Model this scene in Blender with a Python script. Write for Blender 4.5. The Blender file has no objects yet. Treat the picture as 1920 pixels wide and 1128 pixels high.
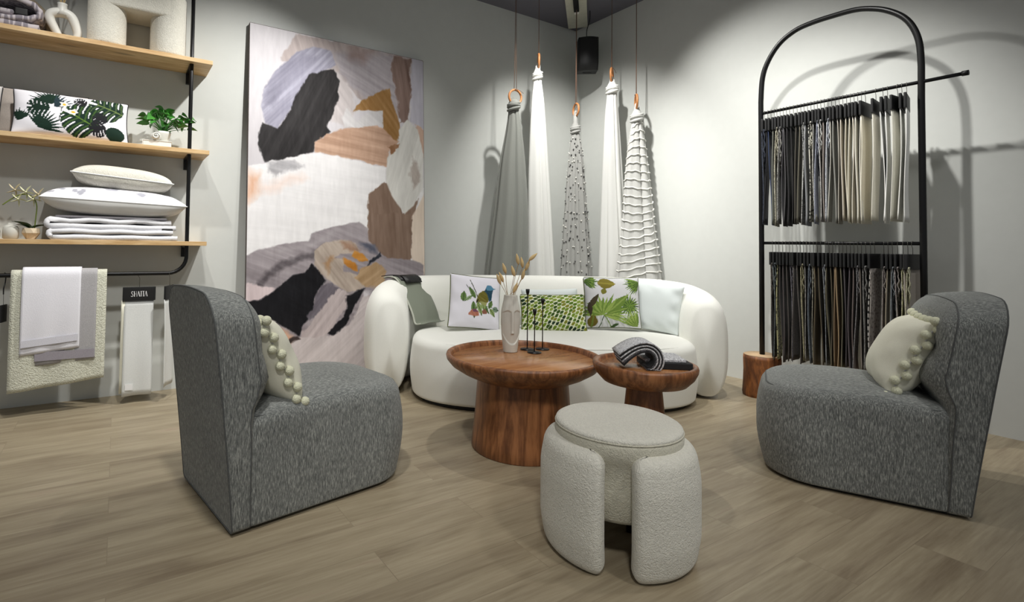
import bpy, math, random
import numpy as np
from mathutils import Vector, Matrix
random.seed(7)
RNG = np.random.default_rng(5)
PI = math.pi
SC = bpy.context.scene
COL = SC.collection

# ------------------------------------------------------------------ camera
F, CX, CY = 979.26, 809.26, 430.18
YAW, PIT, ROL, CAMH = -0.54184, 0.029908, 0.013752, 1.03
RM = Matrix.Rotation(YAW, 3, 'Z') @ Matrix.Rotation(PI/2 + PIT, 3, 'X') @ Matrix.Rotation(ROL, 3, 'Z')
CAMP = Vector((0, 0, CAMH))
cd = bpy.data.cameras.new('camera')
cam = bpy.data.objects.new('camera', cd); COL.objects.link(cam)
cam.matrix_world = Matrix.Translation(CAMP) @ RM.to_4x4()
cd.sensor_width = 36; cd.lens = F / 1920 * 36
cd.shift_x = (960 - CX) / 1920; cd.shift_y = (CY - 564) / 1920
cd.clip_start = .05
SC.camera = cam

# ------------------------------------------------------------------ view, world, spots
vs = SC.view_settings
vs.view_transform = 'Standard'; vs.look = 'None'; vs.gamma = 1; vs.use_curve_mapping = False
vs.exposure = 0.55
w = bpy.data.worlds.new('world'); SC.world = w; w.use_nodes = True
w.node_tree.nodes['Background'].inputs[0].default_value = (0.93, 0.97, 1, 1)
w.node_tree.nodes['Background'].inputs[1].default_value = 0.19

def spot(name, loc, target, power, angle, blend=1.0, r=.035, col=(1, .985, .945)):
    l = bpy.data.lights.new(name, 'SPOT'); l.energy = power; l.spot_size = math.radians(angle)
    l.spot_blend = blend; l.shadow_soft_size = r; l.color = col
    o = bpy.data.objects.new(name, l); COL.objects.link(o); o.location = loc
    o.rotation_euler = (Vector(target) - Vector(loc)).to_track_quat('-Z', 'Y').to_euler()
    return o
spot('spot_rack', (2.74, 1.45, 3.3), (4.0, 1.75, 1.3), 125, 76)
spot('spot_rack_left', (2.82, 2.75, 3.3), (4.29, 2.0, 1.5), 135, 78)
spot('spot_shelf', (1.28, 2.75, 3.3), (0.55, 4.09, 1.05), 160, 84)
spot('spot_shelf_left', (-.2, 2.75, 3.3), (-.35, 4.0, .8), 75, 76)
spot('spot_painting', (1.7, 2.5, 3.35), (1.7, 4.09, 1.1), 45, 80)
spot('spot_corner', (2.9, 2.85, 3.3), (4.1, 3.85, 1.1), 150, 84)
spot('spot_sofa', (2.0, 2.0, 3.35), (2.9, 2.8, .4), 85, 90)
spot('spot_floor_left', (.2, 1.4, 3.3), (.1, 3.05, 0), 130, 80, r=.08)
spot('spot_floor_right', (2.9, .3, 3.3), (3.0, 1.6, 0), 50, 90, r=.08)
spot('spot_front_left', (-.3, -.6, 3.3), (1.35, 1.6, .3), 120, 50, r=.2)
spot('spot_front_right', (1.6, -.9, 3.3), (2.0, 1.5, .3), 80, 52, r=.2)

# ------------------------------------------------------------------ pixel rays (places in the room read off the photo)
def ray(px, py):
    return RM @ Vector(((px - CX) / F, -(py - CY) / F, -1))
def at(px, py, d=None, x=None, y=None, z=None):
    r = ray(px, py)
    if x is not None: t = x / r.x
    elif y is not None: t = y / r.y
    elif z is not None: t = (z - CAMH) / r.z
    else: t = d
    return CAMP + r * t
U = Vector((math.cos(YAW), math.sin(YAW), 0)); V = Vector((-math.sin(YAW), math.cos(YAW), 0))
def ud(u, d, z=0): return U * u + V * d + Vector((0, 0, z))

# ------------------------------------------------------------------ materials
def s2l(c):
    c = np.asarray(c, float) / 255.0
    return np.where(c <= .04045, c / 12.92, ((c + .055) / 1.055) ** 2.4)
def lin(rgb): return tuple(float(v) for v in s2l(rgb)) + (1.0,)
class NT:
    def __init__(s, name):
        s.m = bpy.data.materials.new(name); s.m.use_nodes = True
        s.t = s.m.node_tree; s.b = s.t.nodes['Principled BSDF']
    def n(s, typ, **kw):
        nd = s.t.nodes.new(typ)
        for k, v in kw.items():
            if k.startswith('i_'): nd.inputs[k[2:].replace('_', ' ')].default_value = v
            else: setattr(nd, k, v)
        return nd
    def l(s, a, b): s.t.links.new(a, b)
    def coords(s, scale=(1, 1, 1), kind='Object', rot=(0, 0, 0)):
        tc = s.n('ShaderNodeTexCoord'); mp = s.n('ShaderNodeMapping')
        mp.inputs['Scale'].default_value = scale; mp.inputs['Rotation'].default_value = rot
        s.l(tc.outputs[kind], mp.inputs['Vector']); return mp.outputs[0]
    def noise(s, vec, scale=5, detail=4, rough=.55, dist=0):
        nd = s.n('ShaderNodeTexNoise'); nd.inputs['Scale'].default_value = scale
        nd.inputs['Detail'].default_value = detail; nd.inputs['Roughness'].default_value = rough
        nd.inputs['Distortion'].default_value = dist
        s.l(vec, nd.inputs['Vector']); return nd.outputs['Fac']
    def ramp(s, fac, stops):
        r = s.n('ShaderNodeValToRGB'); e = r.color_ramp.elements
        while len(e) < len(stops): e.new(.5)
        for el, (p, c) in zip(e, stops): el.position = p; el.color = c
        s.l(fac, r.inputs[0]); return r.outputs[0]
    def mix(s, fac, a, b, mode='MIX'):
        m = s.n('ShaderNodeMix', data_type='RGBA', blend_type=mode)
        for sock, v in ((m.inputs[0], fac), (m.inputs[6], a), (m.inputs[7], b)):
            if hasattr(v, 'is_output'): s.l(v, sock)
            else: sock.default_value = v
        return m.outputs[2]
    def math(s, op, a, b=0.0):
        m = s.n('ShaderNodeMath', operation=op)
        for sock, v in ((m.inputs[0], a), (m.inputs[1], b)):
            if hasattr(v, 'is_output'): s.l(v, sock)
            else: sock.default_value = v
        return m.outputs[0]
    def bump(s, h, strength=.4, dist=.003):
        b = s.n('ShaderNodeBump'); b.inputs['Strength'].default_value = strength
        b.inputs['Distance'].default_value = dist
        s.l(h, b.inputs['Height']); s.l(b.outputs[0], s.b.inputs['Normal'])
    def base(s, c, rough=.6, metal=0, sheen=0):
        if hasattr(c, 'is_output'): s.l(c, s.b.inputs['Base Color'])
        else: s.b.inputs['Base Color'].default_value = c
        s.b.inputs['Roughness'].default_value = rough; s.b.inputs['Metallic'].default_value = metal
        if sheen: s.b.inputs['Sheen Weight'].default_value = sheen
def plain(name, rgb, rough=.6, metal=0, bscale=0, bstr=.2, bdist=.002, var=.06):
    t = NT(name); v = t.coords()
    n = t.noise(v, 14, 3)
    c = np.array(lin(rgb)[:3])
    col = t.ramp(n, [(.3, tuple(c * (1 - var)) + (1,)), (.7, tuple(np.minimum(c * (1 + var), 1)) + (1,))])
    t.base(col, rough, metal)
    if bscale: t.bump(t.noise(v, bscale, 3), bstr, bdist)
    return t.m
def cloth(name, rgb, scale=260, bstr=.35, var=.08, rough=.9, rgb2=None, patt=None, sheen=.1):
    t = NT(name); v = t.coords()
    n = t.noise(v, scale, 2); c = np.array(lin(rgb)[:3])
    d = np.array(lin(rgb2)[:3]) if rgb2 is not None else c * (1 - 2 * var)
    if patt == 'tweed':
        n1 = t.noise(v, 190, 2, .6); col = t.ramp(n1, [(.42, tuple(d) + (1,)), (.56, tuple(c) + (1,))])
    elif patt == 'dots':
        vo = t.n('ShaderNodeTexVoronoi'); vo.inputs['Scale'].default_value = 55; t.l(v, vo.inputs['Vector'])
        col = t.ramp(vo.outputs['Distance'], [(.36, tuple(d) + (1,)), (.44, tuple(c) + (1,))])
    elif patt == 'scallop':
        wv = t.n('ShaderNodeTexWave', wave_type='RINGS', rings_direction='SPHERICAL'); wv.inputs['Scale'].default_value = 9; wv.inputs['Distortion'].default_value = 6
        t.l(v, wv.inputs['Vector']); col = t.ramp(wv.outputs['Fac'], [(.25, tuple(d) + (1,)), (.4, tuple(c) + (1,))])
    elif patt == 'stripe':
        vv = t.coords((55, 55, 8)); n1 = t.noise(vv, 1, 1); col = t.ramp(n1, [(.46, tuple(d) + (1,)), (.54, tuple(c) + (1,))])
    else:
        col = t.ramp(n, [(.35, tuple(d) + (1,)), (.65, tuple(c) + (1,))])
    t.base(col, rough, 0, sheen); t.bump(n, bstr, .002)
    return t.m
def boucle(name, rgb, scale=240, st=.7, dist=.0035):
    t = NT(name); v = t.coords()
    n0 = t.noise(v, 60, 3, .6, 0); vo = t.n('ShaderNodeTexVoronoi', feature='SMOOTH_F1'); vo.inputs['Scale'].default_value = scale
    mv = t.n('ShaderNodeVectorMath', operation='ADD'); sc = t.n('ShaderNodeTexNoise'); sc.inputs['Scale'].default_value = 45
    t.l(v, sc.inputs['Vector']); m2 = t.n('ShaderNodeVectorMath', operation='SCALE'); m2.inputs['Scale'].default_value = .035
    t.l(sc.outputs['Color'], m2.inputs[0]); t.l(v, mv.inputs[0]); t.l(m2.outputs[0], mv.inputs[1]); t.l(mv.outputs[0], vo.inputs['Vector'])
    h = t.math('SUBTRACT', 1.0, vo.outputs['Distance']); h2 = t.math('ADD', h, t.math('MULTIPLY', n0, .8))
    c = np.array(lin(rgb)[:3])
    t.base(t.ramp(vo.outputs['Distance'], [(0, tuple(c) + (1,)), (.8, tuple(c * .8) + (1,))]), .95, 0, .2)
    t.bump(h2, st, dist); return t.m
def wood(name, dark, light, scale=(3, 3, 40), rough=.4, knots=False, dist=1.5, rot=(0, 0, 0), bs=.06, fine=1.0):
    t = NT(name); v = t.coords(scale, rot=rot)
    n = t.noise(v, 1.0, 6, .6, dist)
    n2 = t.noise(t.coords(tuple(6 * a * fine for a in scale), rot=rot), 1.0, 3, .6, .2)
    f = t.math('ADD', t.math('MULTIPLY', n, .7), t.math('MULTIPLY', n2, .3))
    col = t.ramp(f, [(.40, lin(dark)), (.50, lin([(a + b) / 2 for a, b in zip(dark, light)])), (.60, lin(light))])
    if knots:
        vo = t.n('ShaderNodeTexVoronoi'); vo.inputs['Scale'].default_value = 1; t.l(t.coords((2.2, 9, 9)), vo.inputs['Vector'])
        k = t.ramp(vo.outputs['Distance'], [(.04, (1, 1, 1, 1)), (.2, (0, 0, 0, 1))])
        col = t.mix(k, col, lin([d * .62 for d in dark]))
    t.base(col, rough); t.bump(n2, bs, .002); return t.m
def vcol(name, rough=.8, bscale=0, bstr=.2, sheen=0, aniso=None):
    t = NT(name); a = t.n('ShaderNodeVertexColor', layer_name='Col')
    t.base(a.outputs['Color'], rough, 0, sheen); t.b.inputs['Specular IOR Level'].default_value = .2
    if bscale: t.bump(t.noise(t.coords(aniso or (1, 1, 1)), bscale, 3), bstr, .002)
    return t.m

MT = {}
MT['wall'] = plain('painted_wall', (205, 207, 203), .85, bscale=90, bstr=.05, var=.012)
MT['ceiling'] = plain('dark_ceiling', (104, 103, 112), .9, var=.02)
MT['metal_black'] = plain('black_metal', (14, 14, 15), .38, .3, var=.02)
MT['black_card'] = plain('black_card', (17, 17, 18), .55, var=.04)
MT['chrome'] = plain('steel_wire', (120, 118, 112), .3, 1)
MT['boucle'] = boucle('cream_boucle', (226, 223, 211))
MT['boucle_side'] = boucle('cream_boucle_sand', (214, 210, 192))
MT['sofa'] = cloth('white_velvet', (233, 233, 226), 300, .12, .02, sheen=.3)
MT['white_fab'] = cloth('white_cotton', (236, 238, 238), 300, .15, .015)
MT['pale_fab'] = cloth('pale_cotton', (216, 223, 222), 300, .15, .015)
MT['cream_fab'] = cloth('cream_cotton', (232, 230, 212), 300, .2, .02)
MT['pompom'] = boucle('cream_pompom', (228, 228, 200), 220, .6, .004)
MT['white_cer'] = plain('white_ceramic', (222, 221, 214), .45, var=.02)
MT['matte_cer'] = plain('matte_ceramic', (205, 203, 194), .8, var=.02, bscale=120, bstr=.08)
MT['leaf'] = plain('green_leaf', (62, 128, 48), .4, var=.25)
MT['leaf_dark'] = plain('dark_leaf', (32, 62, 34), .35, var=.2)
MT['grass_dry'] = plain('dry_grass', (206, 178, 128), .9, bscale=300, bstr=.8, var=.12)
MT['wicker'] = plain('rattan_ring', (190, 128, 78), .5, bscale=80, bstr=.3, var=.12)
MT['rope'] = cloth('brown_cord', (128, 98, 80), 400, .5)
MT['table'] = wood('walnut_stained_oak', (98, 58, 32), (160, 106, 66), (14, 14, 1.5), .4)
MT['table_top'] = wood('walnut_stained_oak_top', (148, 98, 60), (184, 134, 90), (2, 14, 2), .26, dist=.6)
MT['pine'] = wood('pine_board', (188, 150, 100), (222, 192, 146), (1.3, 9, 9), .5, knots=True)
MT['log'] = wood('log_bark', (84, 46, 20), (166, 104, 52), (9, 9, 2.2), .6, bs=.5)
MT['log_end'] = plain('log_end', (186, 158, 124), .7, bscale=60, var=.1)
MT['sand_pot'] = plain('sand_pot', (214, 196, 168), .7, var=.04)

def chair_fabric():
    t = NT('grey_heather_weave'); 
    a = t.noise(t.coords((330, 330, 46)), 1, 4, .7); b = t.noise(t.coords((70, 400, 400)), 1, 4, .7)
    g = t.n('ShaderNodeNewGeometry'); sx = t.n('ShaderNodeSeparateXYZ'); t.l(g.outputs['Normal'], sx.inputs[0])
    z = t.math('ABSOLUTE', sx.outputs['Z']); k = t.n('ShaderNodeMapRange'); k.inputs['From Min'].default_value = .45; k.inputs['From Max'].default_value = .75
    t.l(z, k.inputs['Value'])
    mx = t.n('ShaderNodeMix', data_type='FLOAT'); t.l(k.outputs[0], mx.inputs[0]); t.l(a, mx.inputs[2]); t.l(b, mx.inputs[3])
    f = mx.outputs[0]
    lo = t.noise(t.coords(), 5, 2)
    col = t.ramp(f, [(.32, lin((66, 69, 69))), (.5, lin((124, 127, 125))), (.68, lin((194, 196, 190)))])
    col = t.mix(.16, col, t.ramp(lo, [(.3, lin((82, 84, 82))), (.7, lin((140, 142, 138)))]))
    t.base(col, .95, 0, .15); t.bump(f, .55, .003); return t.m
MT['chair'] = chair_fabric()
MT['seam'] = cloth('dark_seam', (92, 94, 94), 300)

def floor_mat():
    t = NT('oak_vinyl_planks')
    v = t.coords()
    br = t.n('ShaderNodeTexBrick'); br.offset = .37; br.squash = 1
    for k, val in (('Scale', 1.0), ('Mortar Size', .0012), ('Mortar Smooth', .3), ('Bias', 0.0), ('Brick Width', 1.22), ('Row Height', .18)):
        br.inputs[k].default_value = val
    br.inputs['Color1'].default_value = (0, 0, 0, 1); br.inputs['Color2'].default_value = (1, 1, 1, 1); br.inputs['Mortar'].default_value = (.5, .5, .5, 1)
    t.l(v, br.inputs['Vector'])
    add = t.n('ShaderNodeVectorMath', operation='MULTIPLY_ADD'); t.l(br.outputs['Color'], add.inputs[0]); add.inputs[1].default_value = (7, 3, 5); t.l(v, add.inputs[2])
    mp = t.n('ShaderNodeMapping'); mp.inputs['Scale'].default_value = (1.1, 9, 1); t.l(add.outputs[0], mp.inputs['Vector'])
    g = t.noise(mp.outputs[0], 1, 5, .6, .7)
    mp2 = t.n('ShaderNodeMapping'); mp2.inputs['Scale'].default_value = (5, 90, 1); t.l(add.outputs[0], mp2.inputs['Vector'])
    g2 = t.noise(mp2.outputs[0], 1, 3, .6)
    col = t.ramp(g, [(.3, lin((124, 109, 87))), (.48, lin((154, 141, 116))), (.62, lin((171, 158, 132))), (.78, lin((160, 136, 118)))])
    col = t.mix(.25, col, t.ramp(g2, [(.3, lin((100, 86, 68))), (.7, lin((176, 165, 144)))]))
    col = t.mix(t.math('MULTIPLY', br.outputs['Color'], .14), col, lin((140, 122, 100)))
    col = t.mix(t.math('MULTIPLY', br.outputs['Fac'], .35), col, lin((90, 76, 60)))
    t.base(col, .42); t.bump(g2, .05, .001); return t.m
MT['floor'] = floor_mat()

# ------------------------------------------------------------------ mesh helpers
def mk(name, vf, mat, parent=None, smooth=True, col=None, loc=None):
    v, f = vf
    me = bpy.data.meshes.new(name)
    me.from_pydata([tuple(map(float, p)) for p in v], [], [tuple(int(i) for i in q) for q in f]); me.update()
    if smooth: me.polygons.foreach_set('use_smooth', [True] * len(me.polygons))
    if col is not None:
        a = me.color_attributes.new('Col', 'FLOAT_COLOR', 'POINT')
        c = np.ones((len(v), 4), np.float32); c[:, :3] = s2l(np.clip(col, 0, 255)); a.data.foreach_set('color', c.ravel())
    if mat is not None: me.materials.append(MT[mat] if isinstance(mat, str) else mat)
    o = bpy.data.objects.new(name, me); COL.objects.link(o)
    if parent is not None: o.parent = parent
    if loc is not None: o.location = loc
    return o
def fixn(o):
    import bmesh
    bm = bmesh.new(); bm.from_mesh(o.data); bmesh.ops.recalc_face_normals(bm, faces=bm.faces); bm.to_mesh(o.data); bm.free(); return o
def tag(o, label=None, cat=None, group=None, kind=None):
    if label: o['label'] = label
    if cat: o['category'] = cat
    if group: o['group'] = group
    if kind: o['kind'] = kind
    return o
def thing(name, label, cat, loc=(0, 0, 0), rotz=0, group=None, rot=None):
    o = bpy.data.objects.new(name, None); COL.objects.link(o); o.location = loc
    o.rotation_euler = rot if rot else (0, 0, rotz); o.empty_display_size = .1
    return tag(o, label, cat, group)
def dup(root, loc=None, rotz=None, label=None):
    r = root.copy(); COL.objects.link(r)
    if loc is not None: r.location = loc
    if rotz is not None: r.rotation_euler = (0, 0, rotz)
    if label: r['label'] = label
    for ch in list(root.children):
        c = ch.copy(); COL.objects.link(c); c.parent = r
        for g in list(ch.children):
            d = g.copy(); COL.objects.link(d); d.parent = c
    return r
def join(*vfs):
    V_, F_ = [], []; n = 0
    for v, f in vfs:
        V_ += [tuple(p) for p in v]; F_ += [tuple(i + n for i in q) for q in f]; n += len(v)
    return V_, F_
def box(x0, x1, y0, y1, z0, z1):
    v = [(x, y, z) for x in (x0, x1) for y in (y0, y1) for z in (z0, z1)]
    return v, [(0, 1, 3, 2), (4, 6, 7, 5), (0, 4, 5, 1), (2, 3, 7, 6), (0, 2, 6, 4), (1, 5, 7, 3)]
def rings(rs, cap0=True, cap1=True, closed=True):
    n = len(rs[0]); v = [tuple(p) for r in rs for p in r]; f = []
    for i in range(len(rs) - 1):
        for j in range(n if closed else n - 1):
            k = (j + 1) % n; f.append((i*n+j, i*n+k, (i+1)*n+k, (i+1)*n+j))
    if cap0: v.append(tuple(np.mean(np.array(rs[0], float), 0))); c = len(v)-1; f += [(c, (j+1) % n, j) for j in range(n)]
    if cap1: v.append(tuple(np.mean(np.array(rs[-1], float), 0))); c = len(v)-1; b = (len(rs)-1)*n; f += [(c, b+j, b+(j+1) % n) for j in range(n)]
    return v, f
def lathe(prof, seg=48, c=(0, 0), ex=1.0, ey=1.0):
    rs = [[(c[0] + r*ex*math.cos(2*PI*j/seg), c[1] + r*ey*math.sin(2*PI*j/seg), z) for j in range(seg)] for r, z in prof]
    return rings(rs)
def frames(P):
    P = [Vector(p) for p in P]; T = []
    for i in range(len(P)):
        T.append((P[min(i+1, len(P)-1)] - P[max(i-1, 0)]).normalized())
    ref = Vector((0, 0, 1)) if abs(T[0].z) < .9 else Vector((1, 0, 0))
    N = (ref - T[0]*ref.dot(T[0])).normalized(); out = []
    for i in range(len(P)):
        N = (N - T[i]*N.dot(T[i])).normalized(); out.append((P[i], T[i], N, T[i].cross(N)))
    return out
def tube(P, r, seg=10, caps=True):
    fr = frames(P); rs = []
    for i, (p, t, n, b) in enumerate(fr):
        rr = r(i/(len(fr)-1)) if callable(r) else r
        rs.append([tuple(p + n*rr*math.cos(2*PI*j/seg) + b*rr*math.sin(2*PI*j/seg)) for j in range(seg)])
    return rings(rs, caps, caps)
def loop_tube(P, r, seg=8):
    P = [Vector(p) for p in P]; n = len(P); rs = []; nrm = None
    c = sum(P, Vector())/n; ax = sum(((P[i]-c).cross(P[(i+1) % n]-c) for i in range(n)), Vector()).normalized()
    for i in range(n):
        t = (P[(i+1) % n]-P[i-1]).normalized(); b = ax; a = t.cross(b).normalized(); b = a.cross(t)
        rs.append([tuple(P[i] + a*r*math.cos(2*PI*j/seg) + b*r*math.sin(2*PI*j/seg)) for j in range(seg)])
    rs.append(rs[0]); return rings(rs, False, False)
def smooth_path(P, n=8):
    P = [Vector(p) for p in P]; out = []
    for i in range(len(P)-1):
        p0, p1, p2, p3 = P[max(i-1, 0)], P[i], P[i+1], P[min(i+2, len(P)-1)]
        for k in range(n):
            t = k/n; out.append(.5*((2*p1)+(p2-p0)*t+(2*p0-5*p1+4*p2-p3)*t*t+(3*p1-p0-3*p2+p3)*t**3))
    out.append(P[-1]); return out
def sphere(c, r, seg=12, rg=8, sq=(1, 1, 1)):
    rs = []
    for i in range(rg+1):
        a = PI*i/rg
        rs.append([(c[0]+r*sq[0]*max(math.sin(a), 1e-3)*math.cos(2*PI*j/seg), c[1]+r*sq[1]*max(math.sin(a), 1e-3)*math.sin(2*PI*j/seg), c[2]-r*sq[2]*math.cos(a)) for j in range(seg)])
    return rings(rs)
def rrect(w, h, r, n=8, nst=8, cx=0, cy=0):
    """rounded rectangle, evenly filled; r may be (bl, br, tr, tl)"""
    if not isinstance(r, (tuple, list)): r = (r,)*4
    pts = []; cs = [(-w/2, -h/2, r[0], PI), (w/2, -h/2, r[1], 1.5*PI), (w/2, h/2, r[2], 0), (-w/2, h/2, r[3], .5*PI)]
    for k, (x, y, rr, a0) in enumerate(cs):
        ccx = x + (rr if x < 0 else -rr); ccy = y + (rr if y < 0 else -rr)
        arc = [(cx+ccx+rr*math.cos(a0+.5*PI*i/n), cy+ccy+rr*math.sin(a0+.5*PI*i/n)) for i in range(n+1)]
        if pts:
            a, b = pts[-1], arc[0]
            for i in range(1, nst): pts.append((a[0]+(b[0]-a[0])*i/nst, a[1]+(b[1]-a[1])*i/nst))
        pts += arc
    a, b = pts[-1], pts[0]
    for i in range(1, nst): pts.append((a[0]+(b[0]-a[0])*i/nst, a[1]+(b[1]-a[1])*i/nst))
    return pts
def rprism(out, z0, z1, rb, rt, crown=0, nr=6, nin=7, bulge=0, nside=5, belly=0):
    """closed outline (ccw) raised from z0 to z1 with rounded bottom/top edges and a crowned top"""
    P = np.array(out, float); n = len(P)
    T = np.roll(P, -1, 0) - np.roll(P, 1, 0); T /= np.linalg.norm(T, axis=1)[:, None] + 1e-9
    N = np.stack([T[:, 1], -T[:, 0]], 1); c = P.mean(0)
    for _ in range(2): N = (np.roll(N, 1, 0) + 2*N + np.roll(N, -1, 0)); N /= np.linalg.norm(N, axis=1)[:, None] + 1e-9
    lv = []
    for i in range(nr+1):
        a = .5*PI*i/nr; lv.append((rb*(1-math.sin(a)), z0 + rb*(1-math.cos(a))))
    for i in range(1, nside):
        s = i/nside; lv.append((-bulge*math.sin(PI*s), z0+rb+(z1-rt-z0-rb)*s))
    for i in range(nr+1):
        a = .5*PI*i/nr; lv.append((rt*(1-math.cos(a)), z1-rt + rt*math.sin(a)))
    rs = [np.column_stack([P - N*ins, np.full(n, z)]) for ins, z in lv]
    top = rs[-1][:, :2]; bot = rs[0][:, :2]
    fin = [np.column_stack([c + (top-c)*(1-k/nin), np.full(n, z1 + crown*(1-(1-k/nin)**2))]) for k in range(1, nin)]
    fb = [np.column_stack([c + (bot-c)*k, np.full(n, z0)]) for k in (.1, .25, .4, .55, .7, .82, .92, .985)]
    return rings([list(map(tuple, r)) for r in fb + rs + fin])
def xf(vf, fn):
    return [tuple(fn(*p)) for p in vf[0]], vf[1]
def moved(vf, dx=0, dy=0, dz=0): return xf(vf, lambda x, y, z: (x+dx, y+dy, z+dz))
def strip(path, wdir, width, th, nw=6, wob=None, normal=None, taper=None):
    """a sheet of real thickness following path, spread along wdir"""
    P = [Vector(p) for p in path]; W = Vector(wdir).normalized(); n = len(P); A, B = [], []
    for i in range(n):
        t = (P[min(i+1, n-1)]-P[max(i-1, 0)]).normalized(); nn = t.cross(W).normalized() if normal is None else Vector(normal)
        ra, rb = [], []
        ww = width*(taper(i/(n-1)) if taper else 1)
        for j in range(nw+1):
            s = j/nw-.5; q = P[i] + W*ww*s
            if wob: q = q + nn*wob(i/(n-1), j/nw)
            ra.append(q + nn*th/2); rb.append(q - nn*th/2)
        A.append(ra); B.append(rb)
    rs = [[tuple(p) for p in a] + [tuple(p) for p in reversed(b)] for a, b in zip(A, B)]
    v, f = rings(rs, False, False)
    m = 2*(nw+1)
    for base, fl in ((0, 0), ((n-1)*m, 1)):
        for j in range(nw):
            q = (base+j, base+j+1, base+m-2-j, base+m-1-j); f.append(q if fl else q[::-1])
    return v, f
def cushion(w, h, t, N=30, pinch=.035, seed=0, wr=0):
    """soft square cushion in the xz-plane, front towards -y; front grid vertices come first"""
    g = np.linspace(-1, 1, N); X, Z = np.meshgrid(g, g)
    px = X*(w/2)*(1-pinch*(1-Z**2)*1.0); pz = Z*(h/2)*(1-pinch*(1-X**2))
    prof = np.clip((1-np.abs(X)**3)*(1-np.abs(Z)**3), 0, 1)**.5
    rr = np.random.default_rng(seed); ph = rr.uniform(0, 6, 6)
    wk = wr*(np.sin(9*Z+ph[0]+2*X)*np.exp(-((np.abs(X)-.85)/.2)**2)+np.sin(8*X+ph[1]+3*Z)*np.exp(-((np.abs(Z)-.85)/.2)**2))*prof**.3
    yf = -t/2*prof - wk; yb = t/2*prof + wk
    # seam lip
    v = np.concatenate([np.stack([px, yf, pz], -1).reshape(-1, 3), np.stack([px, yb + 1e-4, pz], -1).reshape(-1, 3)]); f = []
    for i in range(N-1):
        for j in range(N-1):
            a = i*N+j; f.append((a, a+1, a+N+1, a+N)); b = a+N*N; f.append((b, b+N, b+N+1, b+1))
    M2 = N*N
    for j in range(N-1):
        f.append((j, j+M2, j+1+M2, j+1)); a = (N-1)*N+j; f.append((a, a+1, a+1+M2, a+M2))
        a = j*N; f.append((a, a+N, a+N+M2, a+M2)); a = j*N+N-1; f.append((a, a+M2, a+N+M2, a+N))
    edge = [(px[0, j], 0, pz[0, j]) for j in range(N)] + [(px[i, -1], 0, pz[i, -1]) for i in range(1, N)] + \
           [(px[-1, j], 0, pz[-1, j]) for j in range(N-2, -1, -1)] + [(px[i, 0], 0, pz[i, 0]) for i in range(N-2, 0, -1)]
    return (v.tolist(), f), edge

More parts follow.
